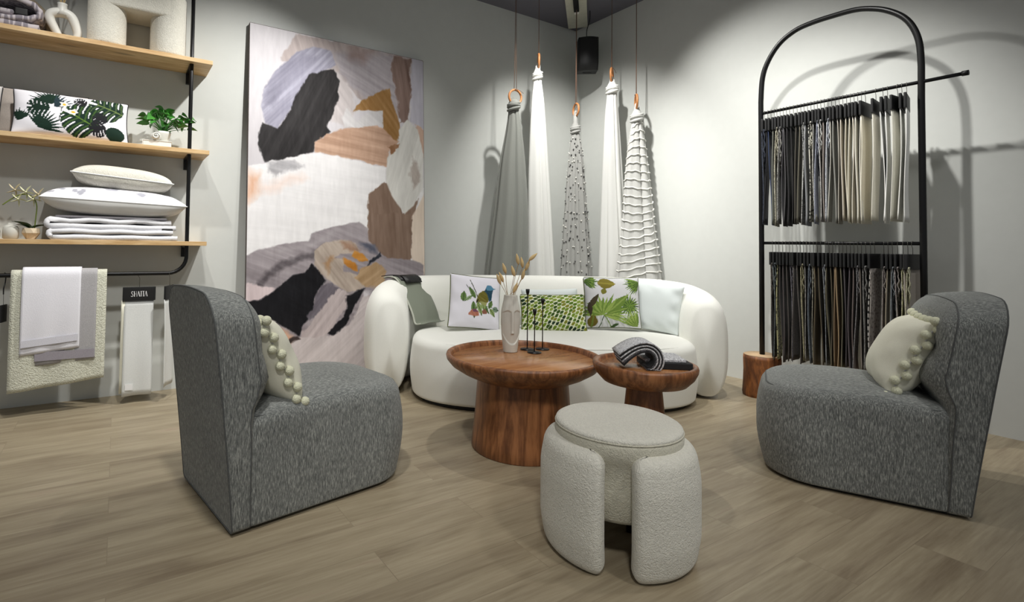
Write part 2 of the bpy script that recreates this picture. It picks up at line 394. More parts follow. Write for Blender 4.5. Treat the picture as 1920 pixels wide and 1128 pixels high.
# ------------------------------------------------------------------ painted patterns (colours of the cloth / canvas itself)
def vnoise(x, y, seed=0):
    r = np.random.default_rng(seed).random((64, 64))
    xi = np.floor(x).astype(int); yi = np.floor(y).astype(int); fx = x-xi; fy = y-yi
    fx = fx*fx*(3-2*fx); fy = fy*fy*(3-2*fy)
    a = r[yi % 64, xi % 64]; b = r[yi % 64, (xi+1) % 64]; c = r[(yi+1) % 64, xi % 64]; d = r[(yi+1) % 64, (xi+1) % 64]
    return (a*(1-fx)+b*fx)*(1-fy)+(c*(1-fx)+d*fx)*fy
def fbm(x, y, seed=0, o=4):
    s = 0; a = .5
    for k in range(o): s = s + a*vnoise(x*2**k, y*2**k, seed+k); a *= .5
    return s/(1-.5**o)
class Canvas:
    """x to the right 0..1, y down 0..asp"""
    def __init__(s, nx, ny, asp, base):
        s.X, s.Y = np.meshgrid(np.linspace(0, 1, nx), np.linspace(0, asp, ny)); s.C = np.ones(s.X.shape+(3,))*np.array(base, float)
    def mask(s, poly, rough=0, rs=30, seed=0, soft=0):
        X = s.X; Y = s.Y
        if rough:
            X = X + rough*(fbm(s.X*rs, s.Y*rs, seed)-.5)*2 + rough*.45*(fbm(s.X*rs*5, s.Y*rs*1.5, seed+5)-.5)*2; Y = Y + rough*(fbm(s.X*rs, s.Y*rs, seed+11)-.5)*2
        p = np.array(poly, float); m = np.zeros(X.shape, bool); n = len(p)
        d = np.full(X.shape, 9.0) if soft else None
        for i in range(n):
            x1, y1 = p[i]; x2, y2 = p[(i+1) % n]
            if y1 != y2:
                c = ((y1 > Y) != (y2 > Y)) & (X < (x2-x1)*(Y-y1)/(y2-y1)+x1); m ^= c
            if soft:
                L = (x2-x1)**2+(y2-y1)**2+1e-12; t = np.clip(((X-x1)*(x2-x1)+(Y-y1)*(y2-y1))/L, 0, 1)
                d = np.minimum(d, np.hypot(X-x1-t*(x2-x1), Y-y1-t*(y2-y1)))
        if soft: return np.clip(.5+np.where(m, d, -d)/soft, 0, 1)
        return m.astype(float)
    def put(s, m, col, a=1.0):
        m = (m*a)[..., None]; s.C = s.C*(1-m)+np.array(col, float)*m
    def poly(s, poly, col, rough=0, rs=30, seed=0, soft=0, a=1.0, streak=0, ang=0, sf=60):
        m = s.mask(poly, rough, rs, seed, soft)
        c = np.array(col, float)
        if streak:
            u = s.X*math.cos(ang)+s.Y*math.sin(ang); q = -s.X*math.sin(ang)+s.Y*math.cos(ang)
            n = (fbm(u*4+9, q*sf+5, seed+3)-.5)*2*streak
            cc = c+n[..., None]; mm = (m*a)[..., None]; s.C = s.C*(1-mm)+cc*mm
        else: s.put(m, c, a)
    def ell(s, cx, cy, rx, ry, ang, col, a=1):
        u = (s.X-cx)*math.cos(ang)+(s.Y-cy)*math.sin(ang); q = -(s.X-cx)*math.sin(ang)+(s.Y-cy)*math.cos(ang)
        s.put(((u/rx)**2+(q/ry)**2 < 1).astype(float), col, a)
    def leaf(s, x0, y0, L, W, ang, col, vein=None):
        u = ((s.X-x0)*math.cos(ang)+(s.Y-y0)*math.sin(ang))/L; q = (-(s.X-x0)*math.sin(ang)+(s.Y-y0)*math.cos(ang))/W
        hw = np.clip(np.sin(PI*np.clip(u, 0, 1)**.8), 0, 1); m = (u > 0) & (u < 1) & (np.abs(q) < hw)
        s.put(m.astype(float), col)
        if vein is not None: s.put((m & (np.abs(q) < .16)).astype(float), vein, .8)
    def line(s, x1, y1, x2, y2, w, col):
        L = (x2-x1)**2+(y2-y1)**2; t = np.clip(((s.X-x1)*(x2-x1)+(s.Y-y1)*(y2-y1))/L, 0, 1)
        s.put((np.hypot(s.X-x1-t*(x2-x1), s.Y-y1-t*(y2-y1)) < w).astype(float), col)
    def fan(s, x0, y0, n, a0, a1, L, W, col, col2=None, seed=0):
        r = np.random.default_rng(seed)
        for i in range(n):
            a = a0+(a1-a0)*i/max(n-1, 1); s.leaf(x0, y0, L*r.uniform(.8, 1.05), W, a, col if (i % 2 or col2 is None) else col2, np.array(col)*1.25)
    def monstera(s, cx, cy, R, ang, dark, light, bg=(232, 230, 236), green=.5):
        u = ((s.X-cx)*math.cos(ang)+(s.Y-cy)*math.sin(ang))/R; q = (-(s.X-cx)*math.sin(ang)+(s.Y-cy)*math.cos(ang))/R
        rr = np.hypot(u*.85, q); th = np.arctan2(q, u)
        body = (rr < .95-.12*np.cos(th*2)) & ~((u < -.55) & (np.abs(q) < .12*(-u)))
        # curved ribs from the midrib; slits between them
        w = u+.55*np.abs(q)-.25*q*q
        fr = (w*2.9) % 1.0
        slit = (fr < .2) & (np.abs(q) > .24+.08*np.sin(9*w)) & (rr > .35)
        m = body & ~slit; s.put(m.astype(float), dark)
        s.put((m & (fr > .55) & (fr < .8)).astype(float), light, green)
        s.put((body & (np.abs(q) < .035)).astype(float), light, .9)
    def flat(s, flip=True):
        C = s.C[::-1] if flip else s.C
        return C.reshape(-1, 3)

# ================================================================== SETTING
XW, YW, ZC = 4.29, 4.09, 3.42
def setting(name, vf, mat): return tag(mk(name, vf, mat, smooth=False), kind='structure')
setting('floor', box(-3.5, XW+.12, -2.5, YW+.12, -.08, 0), 'floor')
setting('ceiling', box(-3.5, XW+.12, -2.5, YW+.12, ZC, ZC+.1), 'ceiling')
setting('wall_left', box(-3.5, XW, YW, YW+.12, 0, ZC), 'wall')
setting('wall_right', box(XW, XW+.12, -2.5, YW+.12, 0, ZC), 'wall')

# ceiling lighting track in the corner
a0, a1 = at(1066, 50, z=ZC-.03), at(1101, 50, z=ZC-.03)
dirn = (at(1060, 0, z=ZC-.03)-a0).normalized()
t = thing('ceiling_track', 'pale ceiling batten with a dark slot running into the corner', 'ceiling track', ((a0+a1)/2).to_tuple())
ang = math.atan2(dirn.y, dirn.x); t.rotation_euler = (0, 0, ang); t.location.z = ZC
wd = (a1-a0).length
mk('batten', box(-.02, 2.6, -wd/2, wd/2, -.035, -.001), plain('batten_paint', (196, 195, 180), .7), t, False)
mk('track_slot', box(.42, 2.5, -.025, .025, -.055, -.034), 'metal_black', t, False)
mk('track_end', box(.38, .42, -.022, .022, -.06, -.034), 'white_cer', t, False)

# speaker
sp = at(1101, 105, d=5.3)
t = thing('wall_speaker', 'black loudspeaker mounted high on the wall in the corner', 'speaker', sp.to_tuple(), YAW-.12)
o = [(-.098, .07)] + [(-.098+.196*i/10, -.075-.028*math.sin(PI*i/10)) for i in range(11)] + [(.098, .07)]
v, f = rprism(o, -.165, .165, .008, .008)
mk('cabinet', xf((v, f), lambda x, y, z: (x, y + (.09*(-z-.12)/.045*.4 if z < -.12 and y < 0 else 0), z)), 'black_card', t)
mk('bracket', box(-.03, .03, .07, .30, -.04, .04), 'metal_black', t, False)
mk('cable', tube(smooth_path([(0, .02, .16), (-.005, .0, .26), (.02, -.02, .36), (.02, -.03, .46)]), .004, 6), 'metal_black', t)

# ================================================================== PAINTING
pw, ph = 1.505, 2.69
pb = Vector((.815, 3.93, 0)); lean = math.asin((4.045-3.93)/ph)
def pic_uv(px, py):   # where a photo pixel lies on the leaning canvas
    n = Vector((0, -math.cos(lean), math.sin(lean))); r = ray(px, py); tt = (pb-CAMP).dot(n)/r.dot(n); q = CAMP+r*tt-pb
    return q.x/pw, (ph-q.dot(Vector((0, math.sin(lean), math.cos(lean)))))/pw
def PA(*pts): return [pic_uv(440+x/2.623, 30+y/2.623) for x, y in pts]
def PB(*pts): return [pic_uv(440+x/3.526, 400+y/3.526) for x, y in pts]
cv = Canvas(330, 590, ph/pw, (206, 202, 206))
def L(poly, col, ro=.012, seed=1, st=12, ang=0, soft=.008, a=1, rs=26): cv.poly(poly, col, ro, rs, seed, soft, a, st, ang)
L(PA((60, 850), (930, 850), (930, 1300), (60, 1300)), (224, 222, 222), .03, 2, 6)
L(PA((235, 190), (300, 90), (420, 110), (560, 140), (940, 220), (870, 330), (800, 520), (700, 480), (600, 400), (520, 300), (400, 220), (240, 220)), (178, 166, 164), .012, 3, 18, 1.2)
L(PA((480, 170), (780, 190), (800, 460), (640, 400), (520, 300)), (170, 163, 168), .02, 4, 16, .4, .03)
L(PA((570, 160), (680, 170), (640, 230), (560, 210)), (150, 128, 122), .02, 5, 10, 0, .05, .7)
L(PA((870, 200), (940, 230), (940, 560), (865, 520)), (190, 187, 198), .01, 6, 8, 1.5)
L(PA((780, 195), (868, 212), (860, 270), (868, 350), (850, 520), (812, 520), (800, 400), (768, 270)), (130, 108, 100), .014, 7, 24, 1.4)
L(PA((450, 230), (560, 330), (600, 460), (560, 560), (480, 520), (440, 400)), (196, 188, 188), .02, 8, 16, .9, .02)
L(PA((130, 420), (150, 350), (210, 260), (300, 180), (390, 148), (470, 170), (500, 240), (440, 270), (370, 295), (310, 385), (250, 505), (215, 555), (150, 530)), (156, 154, 170), .008, 9, 30, 2.3)
L(PA((170, 330), (260, 235), (340, 190), (400, 200), (330, 260), (220, 380), (190, 450), (150, 430)), (128, 126, 142), .015, 10, 22, 2.3, .03, .7)
L(PA((365, 288), (440, 268), (490, 265), (515, 320), (510, 400), (480, 490), (450, 540), (470, 575), (400, 615), (390, 665), (300, 690), (230, 705), (150, 722), (135, 680), (112, 630), (122, 560), (138, 520), (215, 555), (255, 495), (300, 400)), (44, 42, 43), .01, 11, 14, 2.0)
L(PA((590, 470), (620, 420), (700, 380), (760, 356), (785, 470), (812, 520), (805, 620), (770, 660), (730, 560), (725, 470), (640, 460)), (156, 118, 72), .014, 12, 22, .9)
L(PA((395, 622), (450, 580), (560, 548), (700, 535), (780, 600), (810, 620), (765, 660), (745, 745), (620, 712), (500, 690), (400, 672)), (188, 154, 132), .012, 13, 22, .1)
L(PA((530, 500), (555, 450), (600, 520), (650, 480), (725, 468), (725, 530), (600, 552), (540, 545)), (206, 203, 204), .012, 14, 18, .6)
L(PA((50, 740), (140, 722), (300, 692), (390, 668), (560, 700), (745, 745), (745, 850), (655, 880), (655, 1050), (560, 1030), (400, 1060), (370, 1110), (250, 1128), (50, 1200)), (232, 230, 231), .012, 15, 7, .1)
L(PA((160, 722), (260, 705), (335, 740), (260, 760), (200, 790), (170, 760)), (160, 158, 162), .02, 16, 30, .2, .02, .8)
L(PA((50, 765), (120, 780), (120, 860), (50, 925)), (224, 182, 156), .02, 17, 10, 1, .06)
L(PA((120, 830), (330, 770), (360, 800), (140, 880)), (232, 214, 206), .02, 18, 8, 0, .04, .8)
L(PA((655, 872), (740, 815), (800, 900), (830, 970), (905, 895), (880, 1000), (865, 1128), (870, 1260), (700, 1300), (650, 1128)), (128, 106, 92), .014, 19, 18, 1.4)
L(PB((880, 0), (1172, 0), (1162, 100), (1178, 300), (1050, 310), (950, 260), (890, 150)), (128, 106, 92), .012, 20, 16, 1.5)
L(PA((885, 530), (945, 560), (945, 730), (890, 650)), (196, 166, 148), .02, 21, 12, 1.2)
L(PA((872, 990), (945, 850), (945, 1128), (945, 1300), (872, 1300)), (222, 206, 190), .012, 22, 8, 1.5)
L(PA((805, 560), (850, 510), (900, 560), (930, 680), (925, 850), (880, 930), (835, 972), (780, 900), (742, 810), (750, 700), (785, 640), (812, 620)), (212, 210, 205), .006, 23, 16, 1.9)
L(PA((870, 700), (905, 740), (915, 800), (880, 850), (860, 780)), (160, 146, 138), .02, 24, 20, 1, .02, .7)
L(PA((760, 640), (810, 625), (800, 660), (770, 680)), (150, 112, 84), .02, 25, 20, 1)
# lower half
L(PB((60, 280), (180, 240), (330, 200), (490, 180), (510, 130), (650, 80), (820, 58), (880, 100), (890, 180), (960, 260), (1000, 290), (1180, 310), (1250, 340), (1250, 440), (1050, 480), (980, 500), (850, 500), (860, 1100), (60, 1100)), (150, 142, 146), .008, 30, 26, .35)
L(PB((110, 540), (170, 420), (330, 300), (530, 250), (600, 200), (560, 280), (400, 330), (220, 430), (150, 540)), (72, 66, 70), .012, 31, 34, .5, .02, .65)
L(PB((250, 230), (500, 190), (660, 100), (700, 110), (560, 210), (300, 270)), (170, 163, 166), .012, 32, 20, .4, .03, .7)
L(PB((60, 470), (260, 480), (240, 550), (60, 590)), (206, 190, 192), .02, 33, 24, 1.5)
L(PB((60, 580), (180, 570), (285, 490), (380, 410), (460, 390), (510, 330), (580, 400), (600, 440), (560, 500), (530, 560), (520, 640), (480, 700), (440, 760), (430, 815), (350, 765), (270, 722), (180, 690), (60, 690)), (20, 20, 24), .01, 34, 6, .5)
L(PB((525, 340), (530, 250), (600, 190), (720, 168), (800, 190), (830, 250), (780, 270), (700, 260), (655, 295), (720, 300), (720, 380), (800, 400), (865, 490), (760, 525), (640, 460), (590, 415)), (176, 162, 150), .01, 35, 26, .9)
L(PB((600, 330), (640, 280), (660, 300), (620, 400)), (168, 128, 88), .02, 36, 20, 1.3, .02, .7)
L(PB((700, 190), (800, 200), (830, 250), (720, 240)), (150, 112, 88), .02, 37, 20, 0, .02, .7)
L(PB((790, 240), (860, 265), (882, 312), (820, 322), (770, 290)), (190, 132, 60), .014, 38, 20)
L(PB((720, 290), (800, 330), (812, 382), (760, 372), (720, 330)), (186, 126, 56), .014, 39, 20)
L(PB((860, 360), (962, 252), (972, 285), (880, 350), (820, 370)), (40, 42, 50), .014, 40, 10)
L(PB((820, 190), (920, 205), (955, 270), (860, 230)), (96, 98, 112), .014, 41, 20, .6, .02)
L(PB((790, 430), (830, 370), (940, 315), (1008, 380), (990, 450), (965, 508), (870, 490)), (170, 142, 108), .014, 42, 20, -.6)
L(PB((560, 480), (640, 460), (700, 500), (600, 620), (500, 710), (480, 680), (530, 600), (540, 520)), (104, 98, 106), .014, 43, 18, -.9)
L(PB((690, 490), (770, 540), (740, 620), (620, 800), (500, 900), (300, 1000), (440, 790), (500, 720), (600, 600)), (184, 172, 172), .014, 44, 22, -.9)
L(PB((60, 740), (180, 740), (400, 830), (620, 800), (760, 740), (850, 560), (1000, 500), (1250, 440), (1250, 1300), (60, 1300)), (196, 187, 187), .014, 45, 18, -.7)
L(PB((850, 500), (1050, 470), (1250, 420), (1250, 560), (980, 560)), (150, 142, 148), .02, 46, 20, .2, .03)
L(PB((60, 700), (180, 705), (270, 740), (360, 790), (400, 835), (340, 900), (340, 1040), (200, 1040), (60, 1040)), (206, 164, 138), .014, 47, 16, .5, .02)
L(PB((740, 540), (862, 498), (822, 570), (770, 650), (740, 735), (650, 802), (618, 790), (720, 680), (740, 620)), (22, 22, 26), .012, 48, 6)
L(PB((180, 688), (230, 690), (275, 722), (250, 725)), (220, 212, 206), .008, 49, 10)
L(PB((330, 890), (360, 830), (420, 810), (440, 830), (380, 850)), (60, 50, 48), .01, 50, 10)
cv.C += ((fbm(cv.X*90, cv.Y*14, 70)-.5)*14)[..., None] + ((fbm(cv.X*9, cv.Y*9, 71)-.5)*12)[..., None]
nx, ny = 330, 590
vs_, fs_ = [], []
for j in range(ny):
    for i in range(nx): vs_.append((pw*i/(nx-1), 0, ph*j/(ny-1)))
for j in range(ny-1):
    for i in range(nx-1): a = j*nx+i; fs_.append((a, a+1, a+nx+1, a+nx))
t = thing('abstract_painting', 'tall abstract canvas with grey, black and tan brushstrokes leaning on the wall', 'painting', pb.to_tuple())
t.rotation_euler = (-lean, 0, 0)
mk('painted_canvas', (vs_, fs_), vcol('brushed_paint', .75, 60, .25, aniso=(1, 1, .3)), t, col=cv.flat())
mk('stretcher_frame', box(0, pw, .002, .035, .0, ph), plain('canvas_edge', (120, 114, 108), .8), t, False)
mk('canvas_rim', join(box(-.003, 0, 0, .035, 0, ph), box(pw, pw+.003, 0, .035, 0, ph), box(0, pw, 0, .035, ph, ph+.003)), plain('canvas_rim', (92, 84, 82), .8), t, False)

# ================================================================== WALL SHELVES
SH = [(2.234, 2.262, .527), (1.62, 1.648, .52), (1.005, 1.033, .518)]
YF = 3.79
t = thing('pipe_shelf_unit', 'three pine wall shelves threaded on a black pipe frame', 'shelf', (0, YW, 0))
for z0, z1, x1 in SH:
    o = rprism(rrect(x1+1.9, YW-YF-.001, .003, 2, 3, cx=(x1-1.9)/2, cy=-(YW-YF)/2-.0), z0, z1, .002, .002, nin=3)
    fixn(mk('shelf_board', o, 'pine', t, False))
XP, YP = .402, 3.85-YW
RZ = .822
path = [(XP, YP, ZC-.4), (XP, YP, 2.0), (XP, YP, 1.2), (XP, YP, RZ+.12)] + [(XP-.11*(1-math.cos(a)), YP, RZ+.11-.11*math.sin(a)) for a in np.linspace(.1, PI/2, 8)] + [(x, YP, RZ) for x in (.2, -.3, -1.0, -1.6)]
mk('pipe_frame', tube(path, .0125, 14), 'metal_black', t)
for z0, z1, x1 in SH:
    mk('bracket', join(box(XP-.012, XP+.012, YP, -.001, z0-.012, z0), box(XP-.012, XP+.012, -.03, -.001, z0-.08, z0)), 'metal_black', t, False)

# --- bouclé bench on the top shelf
ZA, ZB, ZK = 2.262, 1.648, 1.033
t = thing('boucle_stool', 'cream boucle stool with block legs standing on the top shelf', 'stool', (.085, 3.945, ZA))
for sx in (-1, 1):
    mk('leg', moved(rprism(rrect(.215, .27, .1, 8, 4), 0, .42, .02, .03), sx*.176), 'boucle', t)
mk('seat', moved(rprism(rrect(.56, .275, .13, 8, 6), .245, .44, .02, .06, .01), 0), 'boucle', t)
# --- loop vase
x, y = at(118, 58, y=3.86).x, 3.9
t = thing('loop_vase', 'white ring-shaped ceramic vase on the top shelf', 'vase', (x, y, ZA))
lp = [(-.02, 0, .012), (-.045, 0, .06), (-.07, 0, .115), (-.06, 0, .15), (-.01, 0, .165), (.035, 0, .15), (.06, 0, .1), (.072, 0, .05), (.065, 0, .012)]
mk('body', tube(smooth_path(lp, 6), lambda s: .02+.009*math.sin(PI*s), 16), 'white_cer', t)
mk('neck', lathe([(.034, .145), (.03, .175), (.026, .19), (.025, .21), (.027, .22), (.022, .22), (.018, .19)], 24, (-.01, 0)), 'white_cer', t)
for k in range(6):
    g = thing('dried_stem', 'thin dried yellow stem in the ring-shaped vase', 'dried grass', (x-.01, y, ZA+.19), group='dried stems in the ring-shaped vase')
    a = k*1.05
    mk('stem', tube(smooth_path([(0, 0, 0), (.012*math.cos(a), .01*math.sin(a), .05), (.05*math.cos(a), .03*math.sin(a), .2)]), .0022, 6), 'grass_dry', g)
    mk('seed_head', tube(smooth_path([(.05*math.cos(a), .03*math.sin(a), .2), (.06*math.cos(a), .035*math.sin(a), .25)]), lambda s: .008*math.sin(PI*min(max(s, .05), .95)), 8), 'grass_dry', g)
# --- folded striped quilt and a rolled throw, top shelf left
MT['striped'] = cloth('grey_striped_quilt', (192, 184, 188), rgb2=(132, 126, 134), patt='stripe')
MT['quilt'] = cloth('pale_quilt', (226, 226, 230), 120, .6, .02)
MT['grey_quilt'] = cloth('grey_quilt', (176, 172, 178), 150, .5, .05)
def folded(t, x0, x1, y0, y1, z, n, th, mat, name, seed=0, wv=.004, lap=.96):
    """a blanket folded back and forth, folds showing as round noses at the left end"""
    r = np.random.default_rng(seed); P = []
    h = th*1.18; zz = z + th/2
    for k in range(n):
        xs = np.linspace(x1-.01*k, x0+th*.6, 14) if k % 2 == 0 else np.linspace(x0+th*.6, x1*lap+x0*(1-lap), 14)
        ph = r.uniform(0, 6)
        for q in xs: P.append((q, 0, zz+wv*math.sin(q*26+ph)*(1 if 0 < k else .3)))
        if k < n-1:
            ex = P[-1][0]; sg = -1 if k % 2 == 0 else 1
            for a in np.linspace(.3, PI-.3, 5): P.append((ex+sg*h/2*math.sin(a), 0, zz+h/2-h/2*math.cos(a)))
            zz += h
    ph2 = r.uniform(0, 6)
    v, f = strip(P, (0, 1, 0), y1-y0, th*.98, 10, wob=lambda s, w_: .0025*math.sin(40*s+ph2+9*w_))
    mk(name, moved((v, f), 0, (y0+y1)/2, 0), mat, t)
    return zz+th/2
t = thing('folded_quilt', 'grey striped quilt folded round a dark gap at the left of the top shelf', 'quilt', (0, 0, 0))
# top-shelf quilt
folded(t, -.98, -.43, 3.82, 4.07, ZA, 1, .035, 'striped', 'lower_layer', 1)
P = smooth_path([(-.95, 3.945, ZA+.05), (-.6, 3.945, ZA+.052), (-.455, 3.945, ZA+.075), (-.43, 3.945, ZA+.12), (-.5, 3.945, ZA+.165), (-.7, 3.945, ZA+.18), (-.95, 3.945, ZA+.19)])
mk('upper_layer', strip(P, (0, 1, 0), .25, .028, 8, wob=lambda s, w_: .003*math.sin(60*s)), 'striped', t)
mk('inner_layer', moved(rprism(rrect(.42, .23, .01), 0, .028, .012, .012), -.76, 3.945, ZA+.078), 'striped', t)
mk('fold_shade', moved(rprism(rrect(.06, .24, .004), 0, .04, .004, .004), -.515, 3.945, ZA+.08), 'black_card', t)  # black block inside the curl stands in for the shade in the fold
t = thing('rolled_throw', 'beige rolled throw slumped beside the striped quilt', 'throw', (0, 0, 0))
mk('roll', tube(smooth_path([(-.53, 4.0, ZA+.25), (-.46, 4.0, ZA+.2), (-.405, 4.0, ZA+.13), (-.385, 4.0, ZA+.035)]), .026, 12), cloth('beige_throw', (150, 138, 118)), t)

# --- shelf B: cushions, plant, book, figurine
cu = Canvas(230, 130, .5, (236, 234, 240))
D1, G1, BK = (22, 44, 34), (92, 118, 62), (30, 30, 34)
cu.monstera(.80, .13, .17, .3, D1, (112, 130, 74)); cu.monstera(.57, .31, .18, .55, D1, (96, 128, 48)); cu.monstera(.56, .10, .06, .4, BK, BK)
cu.monstera(.74, .28, .07, .5, BK, BK); cu.monstera(.72, .40, .08, -.4, BK, BK)
cu.fan(.32, .17, 11, -2.9, -1.2, .22, .012, D1, seed=1); cu.fan(.33, .2, 7, -1.4, -.2, .2, .011, (36, 52, 58), seed=2)
cu.fan(.22, .45, 12, -2.2, .1, .24, .011, D1, seed=3); cu.monstera(.2, .22, .10, .1, D1, D1, green=0)
cu.fan(.04, .38, 8, -1.9, -.6, .15, .012, D1, seed=4); cu.ell(.88, .43, .09, .075, 0, D1)
for fx, fy in ((.42, .16), (.5, .24)):
    for k in range(5): cu.leaf(fx, fy, .045, .014, k*1.257, (244, 240, 232))
    cu.ell(fx, fy, .017, .014, 0, (232, 178, 60))
cu.line(.4, .2, .38, .36, .003, D1)
MT['printed'] = vcol('printed_cotton', .85, 250, .2)
def put_cushion(name, label, cat, w_, h_, th, loc, rot, canvas=None, mat=None, back=(200, 200, 200), piping=None, seed=0, wr=.002, N=None, group=None, scale_n=1):
    t = thing(name, label, cat, loc, rot=rot, group=group)
    if canvas is not None:
        N = canvas.X.shape[0] if N is None else N
        (v, f), edge = cushion(w_, h_, th, N, seed=seed, wr=wr)
        # sample the canvas on the cushion grid
        g = np.linspace(0, 1, N); H, W = canvas.X.shape
        ix = (g*(W-1)).round().astype(int); iy = ((1-g)*(H-1)).round().astype(int)
        front = canvas.C[np.ix_(iy, ix)].reshape(-1, 3)
        colr = np.concatenate([front, np.tile(np.array(back, float), (N*N, 1))])
        mk('cover', (v, f), 'printed', t, col=colr)
    else:
        (v, f), edge = cushion(w_, h_, th, N or 34, seed=seed, wr=wr)
        mk('cover', (v, f), mat, t)
    if piping: mk('piping', loop_tube(edge[::max(1, len(edge)//60)], .004, 6), piping, t)
    return t, edge
cx = (at(5, 200, y=3.9).x+at(230, 220, y=3.9).x)/2
MT['green_pipe'] = cloth('olive_piping', (84, 92, 40)); MT['black_pipe'] = cloth('black_piping', (26, 26, 28)); MT['grey_pipe'] = cloth('pale_piping', (214, 212, 214))
put_cushion('lumbar_cushion', 'white lumbar cushion with dark monstera leaves and two frangipani flowers', 'cushion', .59, .29, .12, (cx+.04, 3.885, ZB+.136), (-.32, 0, .06), cu, piping='black_pipe', seed=3, N=150)
put_cushion('beige_cushion', 'plain beige cushion behind the monstera leaf cushion', 'cushion', .46, .31, .08, (cx-.12, 4.0, ZB+.152), (-.22, 0, .0), mat=cloth('beige_linen', (188, 178, 170)), piping='black_pipe', seed=4)
cu2 = Canvas(90, 90, 1, (214, 210, 208)); cu2.fan(.7, .7, 12, -3.0, -.4, .5, .035, (30, 46, 36), seed=6); cu2.monstera(.3, .5, .3, .6, BK, (60, 70, 60)); cu2.fan(.9, .95, 8, -2.8, -1.4, .4, .03, BK, seed=8)
put_cushion('square_cushion', 'white and black leaf print cushion cut by the left edge of the photo', 'cushion', .34, .30, .12, (cx-.48, 3.90, ZB+.142), (-.3, 0, .02), cu2, piping='black_pipe', seed=5, N=80)

px0 = at(295, 262, y=3.88)
t = thing('white_book', 'white box-like book under the plant on the middle shelf', 'book', (px0.x, 3.885, ZB), -.05)
mk('cover', join(box(-.085, .085, -.06, .06, 0, .004), box(-.085, .085, -.06, .06, .036, .04), box(-.085, -.081, -.06, .06, .004, .036)), 'white_cer', t, False)
mk('pages', box(-.08, .082, -.057, .057, .004, .036), plain('paper', (226, 224, 218), .9), t, False)
t = thing('potted_plant', 'leafy green plant in a small white pot on the book', 'plant', (px0.x+.03, 3.90, ZB+.0405))
mk('pot', lathe([(.03, 0), (.036, .004), (.05, .055), (.052, .07), (.046, .07), (.04, .055), (.001, .055)], 28), 'white_cer', t)
def leafmesh(L_, W_, fold=.25, n=6):
    rs_v, rs_f = [], []
    for i in range(n+1):
        s = i/n; w_ = W_/2*math.sin(PI*min(.97, s**.75+.03))**.8 if i < n else .0006
        for k in (-1, -.5, 0, .5, 1): rs_v.append((s*L_, k*w_, -fold*L_*s*s + abs(k)*w_*.35))
    for i in range(n):
        for k in range(4): a = i*5+k; rs_f.append((a, a+1, a+6, a+5))
    nv = len(rs_v); v2 = rs_v + [(x_, y_, z_-.0008) for x_, y_, z_ in rs_v]
    return v2, rs_f + [tuple(reversed([q+nv for q in f_])) for f_ in rs_f]
def place(vf, M_): return [tuple(M_ @ Vector(p)) for p in vf[0]], vf[1]
rl = random.Random(3); leaves = []; stems = []
for k in range(46):
    a = rl.uniform(0, 2*PI); r_ = rl.uniform(.02, .14)*(1 if math.cos(a) > -.2 else .8); h_ = .1+rl.uniform(0, .085)-r_*.25
    b = Vector((r_*math.cos(a)*1.0, r_*math.sin(a)*.55, h_)); stems.append(tube(smooth_path([(0, 0, .05), tuple(b*.5+Vector((0, 0, .03))), tuple(b)], 4), .0016, 5))
    M_ = Matrix.Translation(b) @ Matrix.Rotation(a+rl.uniform(-.7, .7), 4, 'Z') @ Matrix.Rotation(rl.uniform(-.6, .6), 4, 'Y') @ Matrix.Rotation(rl.uniform(-.8, .8), 4, 'X')
    leaves.append(place(leafmesh(rl.uniform(.05, .07), rl.uniform(.036, .05)), M_))
mk('foliage', xf(join(*leaves), lambda x_, y_, z_: (x_*1.12+.012, y_, z_*1.32)), 'leaf', t); mk('stems', xf(join(*stems), lambda x_, y_, z_: (x_*1.12+.012*(z_/.2), y_, z_*1.32 if z_ > .06 else z_)), 'leaf', t)
t = thing('ceramic_figurine', 'small white coiled ceramic ornament in front of the plant', 'ornament', (px0.x-.012, 3.84, ZB+.0405))
sw = [(.022*(1-s*.75)*math.cos(9*s), -.026-.002*s, .027+.022*(1-s*.75)*math.sin(9*s)) for s in np.linspace(0, 1, 40)]
mk('body', sphere((0, 0, .026), .026, 20, 14, (1.25, 1, 1)), 'white_cer', t); mk('coil', tube(sw, .005, 8), 'white_cer', t)

# --- shelf C: quilts, pillows, orchid, vases
qx0, qx1 = at(86, 440, y=3.83).x, at(332, 440, y=3.83).x
t = thing('folded_quilt', 'pale quilt folded flat directly on the lowest shelf', 'quilt', (0, 0, 0), group=None)
zt = folded(t, qx0+.015, qx1, 3.80, 4.06, ZK+.001, 2, .03, 'quilt', 'quilt_layers', 2)
mk('lining', moved(rprism(rrect(.5, .23, .01), 0, .004, .001, .001), (qx0+qx1)/2+.03, 3.93, ZK+.034), cloth('blue_lining', (110, 120, 140)), t)
t = thing('folded_quilt', 'pale quilt folded between the lower quilt and the spotted pillow', 'quilt', (0, 0, 0))
zt2 = folded(t, qx0, qx1-.01, 3.81, 4.05, zt+.001, 2, .03, 'quilt', 'quilt_layers', 5)
mk('gap_shade', moved(rprism(rrect(.07, .244, .01), 0, .03, .005, .005), qx1-.06, 3.929, zt-.016), 'black_card', t)  # solid black block gives the darkness inside the quilt's open end
zt3 = zt2
t = thing('folded_sheet', 'thin grey edged sheet folded on top of the quilts', 'bed sheet', (0, 0, 0))
mk('sheet', moved(rprism(rrect(qx1-qx0-.1, .22, .02), 0, .014, .006, .006), (qx0+qx1)/2-.01, 3.93, zt3+.001), 'grey_quilt', t)
zt3 += .016
